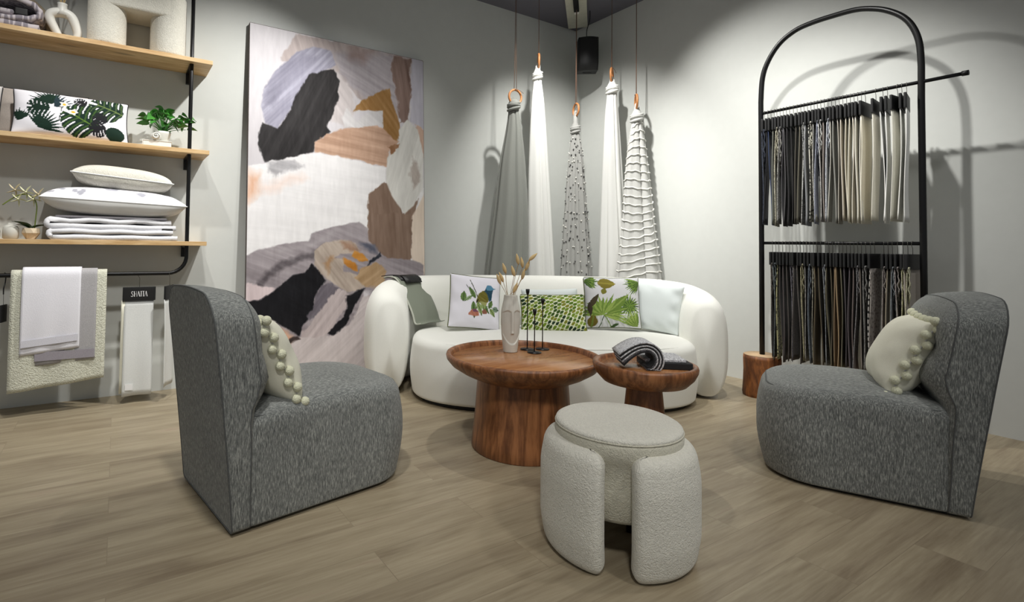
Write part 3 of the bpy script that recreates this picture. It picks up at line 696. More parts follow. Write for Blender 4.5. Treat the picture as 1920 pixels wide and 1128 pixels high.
def flat_pillow(name, label, px_l, px_r, z, th, dep, yc, mat, seed, canvas=None, tilt=0.0):
    xa, xb = at(px_l, 380, y=yc-dep/2+.05).x, at(px_r, 380, y=yc-dep/2+.05).x
    t = thing(name, label, 'pillow', ((xa+xb)/2, yc, z+th/2))
    if canvas is None:
        (v, f), e = cushion(xb-xa, dep, th, 40, pinch=.03, seed=seed, wr=.003); cl = None
    else:
        N = 90; (v, f), e = cushion(xb-xa, dep, th, N, pinch=.03, seed=seed, wr=.003)
        g = np.linspace(0, 1, N); H, W = canvas.X.shape; ix = (g*(W-1)).astype(int); iy = ((1-g)*(H-1)).astype(int)
        cl = np.concatenate([canvas.C[np.ix_(iy, ix)].reshape(-1, 3), np.tile([226., 226., 224.], (N*N, 1))])
    # lie flat: face up
    v2 = [(p[0], p[2], -p[1] + tilt*p[0]) for p in v]
    mk('cover', (v2, f), mat, t, col=cl)
    mk('piping', loop_tube([(p[0], p[2], tilt*p[0]) for p in e[::3]], .003, 6), 'white_fab', t)
    return t
cdots = Canvas(160, 90, .5, (238, 237, 242))
rd = np.random.default_rng(12)
for _ in range(70): cdots.ell(rd.uniform(.03, .97), rd.uniform(.02, .48), rd.uniform(.02, .034), rd.uniform(.014, .024), rd.uniform(0, 3), (168, 168, 178))
flat_pillow('spotted_pillow', 'white pillow with pale grey spots, second from the top of its pile', 74, 350, zt3+.0, .18, .34, 3.93, 'printed', 8, cdots, -.03)
flat_pillow('boucle_cushion', 'small cream textured cushion topping the pile of pillows and quilts', 131, 324, zt3+.165, .155, .28, 3.93, 'boucle', 9, None, -.07)
# orchid
ox = at(58, 430, y=3.85).x
t = thing('potted_orchid', 'pale green orchid in a faceted sand coloured pot', 'orchid', (ox, 3.86, ZK+.001))
mk('pot', rings([[(r_*math.cos(a), r_*math.sin(a), z_) for a in [(j+off)*2*PI/8 for j in range(8)]] for r_, z_, off in ((.024, 0, 0), (.046, .035, .5), (.041, .064, 0), (.036, .064, 0), (.03, .055, 0))]), 'sand_pot', t, False)
mk('leaves', join(*[place(leafmesh(.095, .06, .25), Matrix.Translation((-.005, 0, .06)) @ Matrix.Rotation(a, 4, 'Z') @ Matrix.Rotation(-.7+.2*(k % 2), 4, 'Y')) for k, a in enumerate((PI, 2.5, 3.8, .3))]), 'leaf_dark', t)
mk('stem', tube(smooth_path([(.015, 0, .055), (.02, 0, .13), (.022, 0, .2), (.0, 0, .25), (-.05, -.01, .26), (-.09, -.01, .235), (-.135, -.01, .195)]), .003, 6), plain('orchid_stem', (110, 128, 40)), t)
MT['petal'] = plain('orchid_petal', (226, 226, 190), .6); MT['petal_pink'] = plain('orchid_petal_blush', (214, 202, 168), .6)
for (fx, fz, m_) in ((-.065, .232, 'petal'), (.005, .235, 'petal'), (-.03, .275, 'petal'), (-.08, .285, 'petal_pink'), (.03, .265, 'petal_pink')):
    pet = []
    for k in range(5):
        pet.append(place(leafmesh(.048, .034, -.1, 5), Matrix.Translation((fx, -.014, fz)) @ Matrix.Rotation(k*2*PI/5+.3, 4, 'Y') @ Matrix.Rotation(.25, 4, 'Z')))
    mk('flower', join(*pet, sphere((fx, -.018, fz), .005, 8, 6)), m_, t)
vx = at(20, 430, y=3.86).x
def bev_vase(x_, label):
    t = thing('small_vase', label, 'vase', (x_, 3.86, ZK+.001), .3)
    mk('body', lathe([(.03, 0), (.037, .004), (.039, .04), (.038, .062), (.028, .076), (.015, .084), (.014, .092), (.010, .092), (.009, .08)], 30), 'matte_cer', t); return t
bv = bev_vase(vx, 'small white bottle vase beside the orchid pot')
dup(bv, (vx-.085, 3.86, ZK+.001), .9, 'small white bottle vase cut by the left edge of the photo')

# --- things on the rail
YR = 3.85
def drape(name, label, cat, px_l, px_r, py_b, mat, r_, th, back=.3, seed=0, skew=0, amp=.0025):
    xa, xb = at(px_l, 600, y=YR-.03).x, at(px_r, 600, y=YR-.03).x; zb = at((px_l+px_r)/2, py_b, y=YR-.03).z
    P = [(0, r_, RZ-back+.001*k) for k in (0,)] + [(0, r_, RZ-back*(1-s)) for s in np.linspace(.1, .95, 8)]
    P += [(0, r_*math.cos(a), RZ+r_*math.sin(a)) for a in np.linspace(0, PI, 9)] + [(0, -r_-.006*math.sin(PI*s), RZ-(RZ-zb)*s) for s in np.linspace(.05, 1, 26)]
    q = np.random.default_rng(seed).uniform(0, 6, 3)
    t = thing(name, label, cat, ((xa+xb)/2, YR, 0))
    v, f = strip(P, (1, 0, 0), xb-xa, th, 24, wob=lambda s, w_: amp*max(0, s-.45)*2*math.sin(w_*13+q[0]+3*s)+amp*.6*max(0, s-.45)*math.sin(w_*5+q[1]))
    v = [(x_, y_, z_+skew*x_*max(0, (RZ-z_)/(RZ-zb))) for x_, y_, z_ in v]
    mk('cloth', (v, f), mat, t); return t, xb-xa, zb
MT['throw'] = boucle('ivory_throw', (226, 226, 208), 150, .8, .005)
drape('boucle_throw', 'ivory nubby throw hanging lowest on the pipe rail', 'throw', 17, 198, 722, 'throw', .028, .008, .5, 1, .09, .006)
t, ww, zb = drape('grey_towel', 'light grey towel between the ivory throw and the white towel', 'towel', 66, 180, 678, cloth('grey_terry', (176, 174, 176), 200, .5), .037, .005, .4, 2, .06)
mk('hem_band', moved(box(-ww/2+.004, ww/2-.004, -.049, -.0465, zb+.02, zb+.07), 0, 0, 0), cloth('grey_hem', (158, 152, 160)), t, False)
t, ww, zb = drape('white_towel', 'white terry towel in front on the pipe rail', 'towel', 39, 150, 658, cloth('white_terry', (236, 235, 242), 220, .5, .02), .045, .006, .35, 3, .10)
mk('hem_band', xf(box(-ww/2+.006, ww/2-.006, -.0575, -.0553, zb+.045, zb+.085), lambda x_, y_, z_: (x_, y_, z_+.09*x_)), cloth('white_hem', (222, 221, 230)), t, False)

# ------------------------------------------------------------------ fabric swatch on a hanger (local: bar along y, cloth in the xz-plane, hook at the top origin)
def sw_hook(drop=.07):
    r_ = .0128
    return tube([(r_*math.cos(a), 0, r_*math.sin(a)) for a in np.linspace(-.3, PI, 9)]+[(-r_, 0, -.008), (-.004, 0, -.022), (0, 0, -.03), (0, 0, -drop)], .0014, 6)
def strands(n, L0, L1, w_, seed, th=.006):
    """cascading ragged strips pinked at the ends"""
    r = random.Random(seed); out = []
    for k in range(n):
        L_ = L0+(L1-L0)*k/max(n-1, 1); x0 = -w_/2+w_*(k+.5)/n*.9
        y_ = .009*(k/n)-.002+(k % 2)*.004; P = [(x0+.006*math.sin(3*s+k), y_+.003*math.sin(20*s+k), -L_*s) for s in np.linspace(0, 1, 14)]
        out.append(strip(P, (1, 0, 0), w_/n*2.0, th*.5, 2, wob=lambda s, q: .003*math.sin(70*s+q*3), taper=lambda s: 1-.5*s+.1*(int(s*14) % 2)))
    return join(*out)
def make_swatch(label, group, mat, loc, rz, Lf, wf=.17, yaw_j=0, frill=None, frill_len=.3, seed=0, drop=.07, hw=.195):
    t = thing('fabric_swatch', label, 'fabric swatch', loc, rz+yaw_j, group)
    r = random.Random(seed); a, b, c_ = r.uniform(0, 6), r.uniform(.002, .006), r.uniform(-.012, .012)
    mk('hook', sw_hook(drop), 'chrome', t)
    mk('header_card', moved(rprism(rrect(hw, .013, .004, 3, 3), 0, .088, .002, .002, nin=3), 0, 0, -drop-.088), 'black_card', t)
    z0 = -drop-.084
    P = [(0, c_*s*s*1.2 + b*math.sin(5*s+a), z0-(Lf+.004)*s) for s in np.linspace(0, 1, 18)]
    mk('cloth', strip(P, (1, 0, 0), wf, .0035, 10, wob=lambda s, q: .006*s*math.sin(q*7+a)), mat, t)
    if frill:
        mk('sample_strips', moved(strands(7, frill_len*.5, frill_len, wf*.95, seed), 0, -.0085, z0+.01), frill, t)
    return t
# swatches on the wall rail
hx = at(254, 548, y=YR-.0).x
MT['sheer'] = cloth('sheer_white', (226, 228, 226), 220, .3, .03)
s1 = make_swatch('white sheer swatch on a black lettered card hanging from the pipe rail', None, 'sheer', (hx+.022, YR, RZ), 0, .60, .165, 0, seed=3, drop=.085, hw=.185)
mk('backing_cloth', moved(strip([(0, 0, -.17-.585*s) for s in np.linspace(0, 1, 8)], (1, 0, 0), .02, .004, 2), -.088, .004, 0), 'cream_fab', s1)
mk('paper_label', box(-.065, -.022, -.014, -.0125, -.735, -.695), plain('white_label', (240, 240, 240)), s1, False)
# lettering SHATTA, tall thin serif capitals
def bar(x0, z0, x1, z1, w_): 
    d = Vector((x1-x0, 0, z1-z0)).normalized(); n = Vector((-d.z, 0, d.x))*w_/2
    p = [Vector((x0, 0, z0))+n, Vector((x0, 0, z0))-n, Vector((x1, 0, z1))-n, Vector((x1, 0, z1))+n]
    return [tuple(q) for q in p]+[(q.x, .0008, q.z) for q in p], [(0, 1, 2, 3), (7, 6, 5, 4), (0, 4, 5, 1), (1, 5, 6, 2), (2, 6, 7, 3), (3, 7, 4, 0)]
tk, tn, hh = .0042, .0013, .034
gl = []
S_ = [(.012, .029), (.009, .033), (.005, .033), (.002, .028), (.003, .022), (.009, .014), (.011, .008), (.008, .001), (.003, .001), (0, .005)]
for (a, b) in zip(S_, S_[1:]): gl.append(bar(a[0], a[1], b[0], b[1], .0024))
def glH(x): return [bar(x, 0, x, hh, tk), bar(x+.012, 0, x+.012, hh, tn), bar(x, hh/2, x+.012, hh/2, tn)]
def glA(x): return [bar(x, 0, x+.007, hh, tn), bar(x+.007, hh, x+.014, 0, tk)]
def glT(x): return [bar(x+.005, 0, x+.005, hh, tk), bar(x-.001, hh, x+.011, hh, tn)]
for g_ in (glH(.018), glA(.034), glT(.051), glT(.064), glA(.076)): gl += g_
mk('lettering', moved(join(*gl), -.046, -.0082, -.085-.061), plain('white_print', (235, 235, 235)), [c for c in s1.children if c.name.startswith('header_card')][0], False)
hx2 = at(318, 540, y=YR).x
make_swatch('white swatch hanging edge-on from the rail behind the grey armchair', None, 'sheer', (hx2, YR, RZ), 1.15, .56, .16, 0, seed=9, drop=.08, hw=.16)
hx3 = at(8, 530, y=YR).x
t = thing('hanging_tag', 'small black tag hanging on a dark hook at the left edge of the photo', 'tag', (hx3, YR, RZ+.002), 1.3)
mk('hook', tube(smooth_path([(0, 0, .013), (.014, 0, .004), (.012, 0, -.04), (-.004, 0, -.075), (-.004, 0, -.11)]), .003, 6), 'metal_black', t)
mk('string', tube([(-.004, 0, -.1), (0, 0, -.18)], .001, 5), 'metal_black', t)
mk('card', moved(rprism(rrect(.07, .008, .002, 2, 2), 0, .1, .002, .002, nin=3), 0, 0, -.27), 'black_card', t)

# ================================================================== HANGING CLOTHS IN THE CORNER
def hanging(idx, ring_px, top_px, edges, depth, mat, ring_ang, labels, extra=None, knot_mat=None, folds=5, seed=0, flat=.42, ringr=.066):
    """edges: (py, left px, right px) of the cloth at that height"""
    rc = at(ring_px[0], ring_px[1], d=depth)
    t = thing('hanging_ring', labels[0], 'hanging ring', rc.to_tuple(), ring_ang)
    top = ZC-rc.z-.001 if idx != 2 else ZC-.06-rc.z
    mk('ring', loop_tube([(ringr*math.cos(a), 0, ringr*math.sin(a)) for a in np.linspace(0, 2*PI, 32, endpoint=False)], .010, 10), 'wicker', t)
    for s in (-1, 1): mk('cord', tube([(s*.004, 0, top), (s*.006, 0, top*.4), (s*.013, 0, ringr-.006)], .0028, 6), 'rope', t)
    mk('cord_knot', join(loop_tube([(0.0+.013*math.cos(a), .013*math.sin(a), ringr+.0) for a in np.linspace(0, 2*PI, 10, endpoint=False)], .004, 6), tube(smooth_path([(0, 0, ringr+.01), (.03, -.02, ringr-.005), (.07, -.03, ringr-.03)]), .002, 5)), 'rope', t)
    c = thing('hanging_cloth', labels[1], 'hanging fabric', (rc.x, rc.y, 0))
    zs, cen, hw = [], [], []
    for py, l, r in edges:
        a = at(l, py, d=depth); b = at(r, py, d=depth); zs.append(a.z); cen.append(((a+b)/2-rc).dot(U)); hw.append((b-a).length/2)
    zs = zs[::-1]; cen = cen[::-1]; hw = hw[::-1]
    zl = .06; sl = (hw[0]-hw[2])/(zs[0]-zs[2]); hw0 = hw[0]+sl*(zl-zs[0])*.6; zs = [zl]+zs; hw = [hw0]+hw; cen = [cen[0]]+cen
    Z = np.linspace(zl, zs[-1], 60); Cn = np.interp(Z, zs, cen); Hw = np.interp(Z, zs, hw)
    k = np.ones(5)/5; Hs = np.convolve(np.pad(Hw, 2, 'edge'), k, 'valid'); Cs = np.convolve(np.pad(Cn, 2, 'edge'), k, 'valid')
    r_ = np.random.default_rng(seed); phs = r_.uniform(0, 6, 4); n = 96
    def pt(i, th, off=0):
        tt = (Z[-1]-Z[i])/(Z[-1]-Z[0]); A = .10+.16*min(1, tt*1.6)
        q = 1 + A*(math.sin(folds*th+phs[0]+.5*tt)*.6 + math.sin((2*folds+1)*th+phs[1])*.4)
        # crisp pleat grooves
        q -= .3*math.exp(-((th-4.9-.15*tt)/.07)**2) + .22*math.exp(-((th-5.6)/.06)**2)
        lim = min(1.0, 1/q if q > 1 else 1)
        u = (Hs[i]+off)*math.cos(th)*min(q, 1.0+.0*lim); d = (Hs[i]*flat+.012+off)*math.sin(th)*q
        p = U*(Cs[i]+u)+V*d; return (p.x, p.y, Z[i])
    rs = [[pt(i, 2*PI*j/n) for j in range(n)] for i in range(len(Z))]
    mk('drape', rings(rs), mat, c)
    # knot: wrapped turns between the ring and the cloth
    kz = Z[-1]; kr = Hs[-1]; kc = U*Cs[-1]
    kn = [lathe([(kr*.55, -.02), (kr*1.0, 0), (kr*1.12, .03), (kr*1.0, .06), (kr*.55, .1), (kr*.5, rc.z-ringr-kz+.02)], 20, (kc.x, kc.y))]
    kn = [moved(kn[0], 0, 0, kz)]
    for q, tl in ((.004, .35), (.026, .15), (.05, -.3)):
        kn.append(loop_tube([(kc.x+kr*1.08*math.cos(a), kc.y+kr*1.08*math.sin(a), kz+q+tl*kr*math.cos(a+q*60)) for a in np.linspace(0, 2*PI, 22, endpoint=False)], .012, 8))
    tp = rc.z-ringr-kz
    kn.append(moved(loop_tube([(kc.x*(1-s)+.012*math.cos(a), kc.y*(1-s), kz+tp+.01+.035*math.sin(a)) for s, a in [(.7, a) for a in np.linspace(0, 2*PI, 18, endpoint=False)]], .011, 8)))
    mk('knot', join(*kn), knot_mat or mat, c)
    if extra: extra(c, pt, Z, Hs)
    return c
MT['grey_drape'] = cloth('stone_grey_linen', (134, 136, 130), 300, .2, .04)
MT['white_drape'] = cloth('white_linen', (226, 226, 222), 300, .15, .02)
MT['tuft_drape'] = cloth('tufted_grey', (172, 172, 168), 260, .35, .07)
MT['ruffle_drape'] = cloth('ruffled_offwhite', (200, 200, 196), 260, .3, .05)
MT['ruffle'] = cloth('ruffle_cord', (226, 225, 218), 200, .5, .03)
def tufts(c, pt, Z, Hs):
    L_, D_ = [], []; r = random.Random(4)
    for i in range(4, len(Z)-3, 2):
        for k in range(9):
            th = PI+ (k+.5*((i//2) % 2))*PI/8.5 + r.uniform(-.16, .16); p = Vector(pt(min(len(Z)-1, i+r.randint(-1, 1)), th, .004)); p.z += r.uniform(-.02, .02)
            (L_ if r.random() < .45 else D_).append(sphere(p, .0075*r.uniform(.7, 1.2), 6, 4))
    tag(mk('dark_tufts', join(*D_), cloth('dark_tuft', (84, 84, 84)), c), kind='stuff'); tag(mk('light_tufts', join(*L_), 'ruffle', c), kind='stuff')
def ruffles(c, pt, Z, Hs):
    ths = np.linspace(PI-.35, 2*PI+.35, 60); zt, zb = Z[-1]-.05, Z[0]; z = zt; kk = 0
    while z > .25:
        i = int(np.argmin(abs(Z-z))); P = []
        for j, th in enumerate(ths):
            p = Vector(pt(i, th, .004)); p.z = z + .022*math.sin(1.6*th+.3*kk)+.004*math.sin(9*th+kk)+.03*(math.cos(th))*.6; P.append(p)
        mk('ruffle', tube(P, .0065, 6), 'ruffle', c); z -= .072; kk += 1
hanging(0, (966, 182), 0, [(205, 954, 972), (240, 949, 978), (300, 937, 984), (400, 925, 990), (516, 909, 989)], 4.75, 'grey_drape', -.1,
        ('rattan ring on brown cords holding the stone grey cloth', 'stone grey cloth knotted to a ring, leftmost hanging cloth'), seed=1, folds=4)
hanging(1, (1010, 115), 0, [(148, 1001, 1014), (180, 996, 1019), (240, 992, 1023), (330, 988, 1028), (516, 986, 1037)], 4.95, 'white_drape', .9,
        ('rattan ring holding the white cloth left of the corner', 'white cloth hanging between the grey cloth and the tufted cloth'), seed=2, folds=3)
hanging(2, (1080, 206), 0, [(248, 1072, 1084), (270, 1069, 1090), (330, 1062, 1095), (420, 1055, 1101), (516, 1048, 1107)], 5.1, 'tuft_drape', 1.2,
        ('smallest looking rattan ring, hung from the ceiling track end', 'grey cloth dotted with small tufts hanging in the corner'), tufts, seed=3, folds=6, ringr=.06)
hanging(3, (1147, 141), 0, [(173, 1139, 1156), (200, 1135, 1158), (240, 1132, 1161), (330, 1127, 1166), (516, 1118, 1178)], 4.98, 'white_drape', .55,
        ('rattan ring holding the white cloth right of the corner', 'white cloth hanging between the tufted cloth and the ruffled cloth'), seed=4, folds=3)
hanging(4, (1193, 191), 0, [(226, 1185, 1202), (260, 1178, 1208), (330, 1169, 1216), (420, 1163, 1224), (520, 1149, 1236)], 4.82, 'ruffle_drape', .8,
        ('rattan ring holding the ruffled cloth, rightmost hanging ring', 'off-white cloth with rows of wavy ruffles, rightmost hanging cloth'), ruffles, seed=5, folds=4)

# ================================================================== SOFA  (local axes: x = right, y = away from the camera)
SO = ud(.84, 3.72)
sofa = thing('curved_sofa', 'white curved velvet sofa with rounded wraparound back', 'sofa', SO.to_tuple(), YAW)
bp = [(-1.11, -.13), (-1.16, .1), (-1.08, .34), (-.82, .53), (-.4, .62), (0, .65), (.4, .63), (.8, .53), (1.03, .33), (1.10, .1), (1.06, -.13)]
bpath = smooth_path([(x_, y_, 0) for x_, y_ in bp], 8)
def back_section(i, j, n=40, off=0.0):
    s = i/(len(bpath)-1); e = min(s, 1-s)*len(bpath)
    k = 1 if e >= 6 else (1-(1-max(e, 0)/6)**2.4)**(1/2.4)
    k2 = 1 if e >= 22 else (1-(1-e/22)**2)**.5
    p = bpath[i]; t_ = (bpath[min(i+1, len(bpath)-1)]-bpath[max(i-1, 0)]).normalized(); nrm = Vector((-t_.y, t_.x, 0))
    ht = (.79-.02*abs(2*s-1)**2)*(.76+.24*k2); hb = .012
    ht -= .10*(1-k)**1.5; hb += .05*(1-k)**1.5
    a = 2*PI*j/n; ca, sa = math.cos(a), math.sin(a); pw_ = 2/2.7
    wx = (.158+off)*math.copysign(abs(ca)**pw_, ca)*max(k, .02); wz = ((ht-hb)/2+off)*math.copysign(abs(sa)**pw_, sa)
    return p+nrm*wx+Vector((0, 0, (ht+hb)/2+wz))
rs = []
for i in range(len(bpath)):
    rs.append([tuple(back_section(i, j)) for j in range(40)])
rs = rs[1:-1]
fixn(mk('back_rest', rings(rs), 'sofa', sofa))
# seat: kidney-like plan
def seat_out(ins=0):
    o = []
    for k in range(96):
        a = 2*PI*k/96; ca, sa = math.cos(a), math.sin(a); p_ = 2/2.9
        x_ = .965*math.copysign(abs(ca)**p_, ca); y_ = math.copysign(abs(sa)**p_, sa)*(.53 if sa < 0 else .46)
        o.append((x_, y_+.02))
    return o
st_ = mk('seat', rprism(seat_out(), .025, .41, .03, .06, .02, bulge=.015, nin=9), 'sofa', sofa)
mk('piping', loop_tube([(x_*.965, y_*.95, .398) for x_, y_ in seat_out()], .0035, 6), cloth('sofa_seam', (206, 206, 198)), st_)
mk('plinth', rprism([(x_*.95, y_*.93) for x_, y_ in seat_out()], .0, .03, .002, .002), 'black_card', sofa)

def sofa_pt(u_px, v_px, ylocal):
    """world point on the local depth plane ylocal of the sofa seen at a photo pixel"""
    r = ray(u_px, v_px); n = V; tt = (SO+V*ylocal-CAMP).dot(n)/r.dot(n); return CAMP+r*tt
def sofa_cushion(name, label, pxc, w_, h_, th, yl, tilt, yaw, roll=0, **kw):
    p = sofa_pt(pxc[0], pxc[1], yl)
    M_ = Matrix.Rotation(YAW+yaw, 4, 'Z') @ Matrix.Rotation(-tilt, 4, 'X') @ Matrix.Rotation(roll, 4, 'Y')
    return put_cushion(name, label, 'cushion', w_, h_, th, p.to_tuple(), M_.to_euler(), **kw)
# bird cushion
cb = Canvas(150, 150, 1, (226, 224, 232))
GR, GD, GL = (98, 124, 70), (44, 62, 34), (140, 158, 100)
cb.line(.28, .2, .42, .42, .006, (70, 70, 60)); cb.line(.36, .1, .52, .45, .008, (60, 66, 40)); cb.line(.52, .45, .48, .7, .008, (80, 98, 60)); cb.line(.55, .45, .66, .68, .008, (80, 98, 60)); cb.line(.6, .56, .9, .62, .005, (80, 98, 60))
for (x_, y_, l_, w_, a_, c_) in ((.22, .52, .2, .06, -1.5, GR), (.46, .45, .26, .045, -2.1, GR), (.42, .5, .34, .05, 1.45, GR), (.5, .5, .3, .045, 1.2, GL), (.56, .48, .32, .045, .9, GR), (.6, .5, .2, .04, 1.3, GL), (.74, .62, .17, .045, -1.2, GR), (.76, .62, .2, .045, .9, GL), (.82, .62, .15, .05, .1, (120, 140, 120)), (.4, .4, .2, .035, 2.5, (150, 170, 130))):
    cb.leaf(x_, y_, l_, w_, a_, c_, GD)
cb.poly([(.48, .5), (.52, .36), (.6, .3), (.66, .28), (.74, .33), (.76, .42), (.72, .5), (.64, .54), (.56, .53)], (110, 104, 44), .006, 30, 2, .01, 1, 20, .5)
cb.poly([(.64, .3), (.68, .2), (.76, .19), (.82, .24), (.8, .34), (.79, .46), (.74, .5), (.7, .36)], (42, 74, 92), .004, 30, 3, .01, 1, 20, 1)
cb.poly([(.66, .24), (.7, .17), (.77, .17), (.82, .22), (.88, .235), (.81, .26), (.7, .28)], (84, 132, 160), .003, 30, 4, .006)
cb.poly([(.54, .5), (.62, .5), (.7, .52), (.68, .58), (.6, .56)], (150, 152, 96), .004, 30, 5, .01)
cb.line(.52, .46, .48, .53, .01, (40, 34, 24))
cb.poly([(.34, .74), (.4, .66), (.48, .65), (.54, .7), (.55, .78), (.45, .79), (.34, .77)], (172, 112, 92), .006, 30, 6, .01, 1, 20, 1)
cb.poly([(.4, .67), (.47, .65), (.53, .7), (.44, .71)], (110, 72, 92), .004, 30, 7, .01)
cb.poly([(.6, .67), (.66, .64), (.71, .68), (.7, .73), (.62, .74)], (134, 88, 72), .006, 30, 8, .01)
sofa_cushion('bird_cushion', 'white cushion printed with a blue-headed bird on a flowering branch', (890, 566), .385, .385, .13, .10, .22, .22, .10, canvas=cb, back=(112, 120, 50), piping='green_pipe', seed=11, wr=.004, N=130)
# lumbar white cushion behind
sofa_cushion('white_lumbar_cushion', 'plain white cushion peeking out behind the green leaf-scale cushion', (1032, 580), .44, .32, .12, .34, .2, 0, -.03, mat='pale_fab', seed=12)
# leaf-scale cushion: rows of little leaves
cl_ = Canvas(240, 140, .58, (222, 226, 196)); r = np.random.default_rng(21); fx_ = []
for j in range(-24, 30):
    for i in range(-6, 24):
        a_ = (i+.5*(j % 2)+r.uniform(-.13, .13))*.084; b_ = (j+r.uniform(-.12, .12))*.043
        x_ = a_*.85+b_*.53; y_ = -a_*.53+b_*.85+.1; x_ += .05*math.sin(7*y_)
        if -.03 < x_ < 1.03 and -.03 < y_ < .61: fx_.append((x_, y_))
fx_ = np.array(fx_); d1 = np.full(cl_.X.shape, 9.0); d2 = d1.copy(); id1 = np.zeros(cl_.X.shape, int)
for k, (a_, b_) in enumerate(fx_):
    an = -.56+.35*math.cos(7*b_); du = (cl_.X-a_)*math.cos(an)+(cl_.Y-b_)*math.sin(an); dv = -(cl_.X-a_)*math.sin(an)+(cl_.Y-b_)*math.cos(an)
    dd = np.hypot(du*.52, dv); nw_ = dd < d1; d2 = np.where(nw_, d1, np.minimum(d2, dd)); d1 = np.where(nw_, dd, d1); id1 = np.where(nw_, k, id1)
pal_ = np.array([(112, 138, 40), (86, 116, 34), (58, 84, 30), (134, 154, 66), (38, 58, 38), (126, 130, 44)], float)[r.integers(0, 6, len(fx_))]
mm_ = (d2-d1 > .0046) & (d1 < .0205); cl_.C = np.where(mm_[..., None], pal_[id1], cl_.C)
sofa_cushion('leaf_scale_cushion', 'long cushion with small green overlapping leaf shapes on white', (1037, 587), .47, .275, .14, .12, .30, -.06, -.02, canvas=cl_, back=(40, 52, 30), piping='green_pipe', seed=13, N=190)
# palm cushion
cp = Canvas(150, 150, 1, (212, 212, 214))
PG, PD, PL = (104, 130, 56), (58, 82, 42), (142, 162, 84)
for k in range(8): cp.leaf(.1+.1*k, 1.0, .5, .03, -1.6-.1*k, (190, 192, 190))
cp.leaf(.22, .12, .34, .11, .05, (122, 112, 46), (150, 140, 60)); cp.leaf(.3, .35, .14, .05, -1.2, (120, 118, 50))
cp.fan(0, .08, 7, -.4, .9, .26, .03, PG, PD, 2); cp.fan(1.0, .1, 12, 1.9, 3.4, .34, .018, PG, PD, 3)
cp.fan(.78, .58, 22, 0, 6.0, .24, .016, PG, PD, 4); cp.leaf(.36, .74, .58, .09, -.75, PG, PL); cp.leaf(.36, .74, .42, .05, -.3, PG, PL)
cp.fan(.3, .76, 11, -3.1, -.9, .45, .034, PG, PL, 5); cp.fan(.3, .76, 4, -.1, .35, .5, .026, PL, PG, 6)
cp.fan(.93, .97, 9, -2.9, -1.6, .36, .024, PL, PG, 7); cp.line(.31, .78, .24, 1, .007, PD); cp.line(.33, .78, .46, 1, .009, PG)
cp.leaf(.1, 1.0, .26, .09, -1.45, (104, 92, 36), PG); cp.leaf(.05, .62, .34, .05, -1.0, (70, 62, 44)); cp.leaf(.06, .5, .3, .04, 1.5, (66, 58, 46)); cp.leaf(.45, 1.0, .16, .03, -.5, PD)
sofa_cushion('palm_cushion', 'square cushion with green palm fronds on white', (1147, 567), .40, .375, .14, .17, .2, -.10, -.01, canvas=cp, back=(50, 60, 34), piping='green_pipe', seed=14, N=130)
sofa_cushion('pale_cushion', 'plain pale white cushion beside the palm cushion at the right arm', (1226, 575), .375, .355, .12, .165, .2, -.6, .09, mat='pale_fab', seed=15, wr=.006, N=60)

# swatch draped over the sofa back
i0 = 17; fr_p = back_section(i0, 0)
sw = []
for k in range(8, 27):   # from behind the top, over it and down the inner face
    a = k
    sw.append(back_section(i0, a % 40, 40, .006))
tdir = (bpath[i0+1]-bpath[i0-1]).normalized()
# inner face is towards the seat: pick the direction that goes inwards
inner = sw if (sw[-1].xy.length < sw[0].xy.length) else [back_section(i0, (20-k) % 40, 40, .006) for k in range(8, 27)]
inner = [p for p in inner if p.z > .68]
t = thing('draped_swatch', 'grey-green fabric swatch with black header draped over the sofa back', 'fabric swatch', SO.to_tuple(), YAW)
endp = inner[-1]; inward = Vector((-endp.x, -endp.y-.2, 0)).normalized()
tgt = Vector((endp.x, endp.y, .452))+inward*.12
inner2 = inner + [endp.lerp(tgt, q_)+inward*.012*math.sin(PI*q_) for q_ in (.25, .5, .75, 1)] + [tgt+inward*.04+Vector((0, 0, .002))]
mk('cloth', strip(smooth_path(inner2, 3), tdir, .27, .005, 10, wob=lambda s, q: .003*math.sin(q*9+4*s)), cloth('sage_grey_cloth', (124, 130, 116), 300, .2, .04), t)
mk('edge_binding', strip(smooth_path([p-tdir*.138+Vector((0, 0, .002)) for p in inner2], 3), tdir, .014, .007, 2), cloth('pale_binding', (188, 190, 178)), t)
topi = max(range(len(inner)), key=lambda q: inner[q].z)
tp_ = inner[topi]; nv = Vector((-tdir.y, tdir.x, 0))
if nv.dot(inward) < 0: nv = -nv
pts = [inner[q]+Vector((0, 0, .006))+nv*.0 for q in range(topi, min(topi+7, len(inner)))]
mk('header_card', strip([p+Vector((0, 0, .002)) for p in pts[:4]], tdir, .22, .008, 3), 'black_card', t)
mk('header_flap', strip([p+Vector((0, 0, .010))+nv*.012 for p in pts[1:5]], tdir, .17, .006, 3), 'black_card', t)
mk('hanger_hook', tube(smooth_path([tp_-tdir*.05+Vector((0, 0, .01)), tp_-tdir*.12-nv*.02+Vector((0, 0, .012)), tp_-tdir*.2-nv*.03+Vector((0, 0, .006))]), .003, 6), 'metal_black', t)

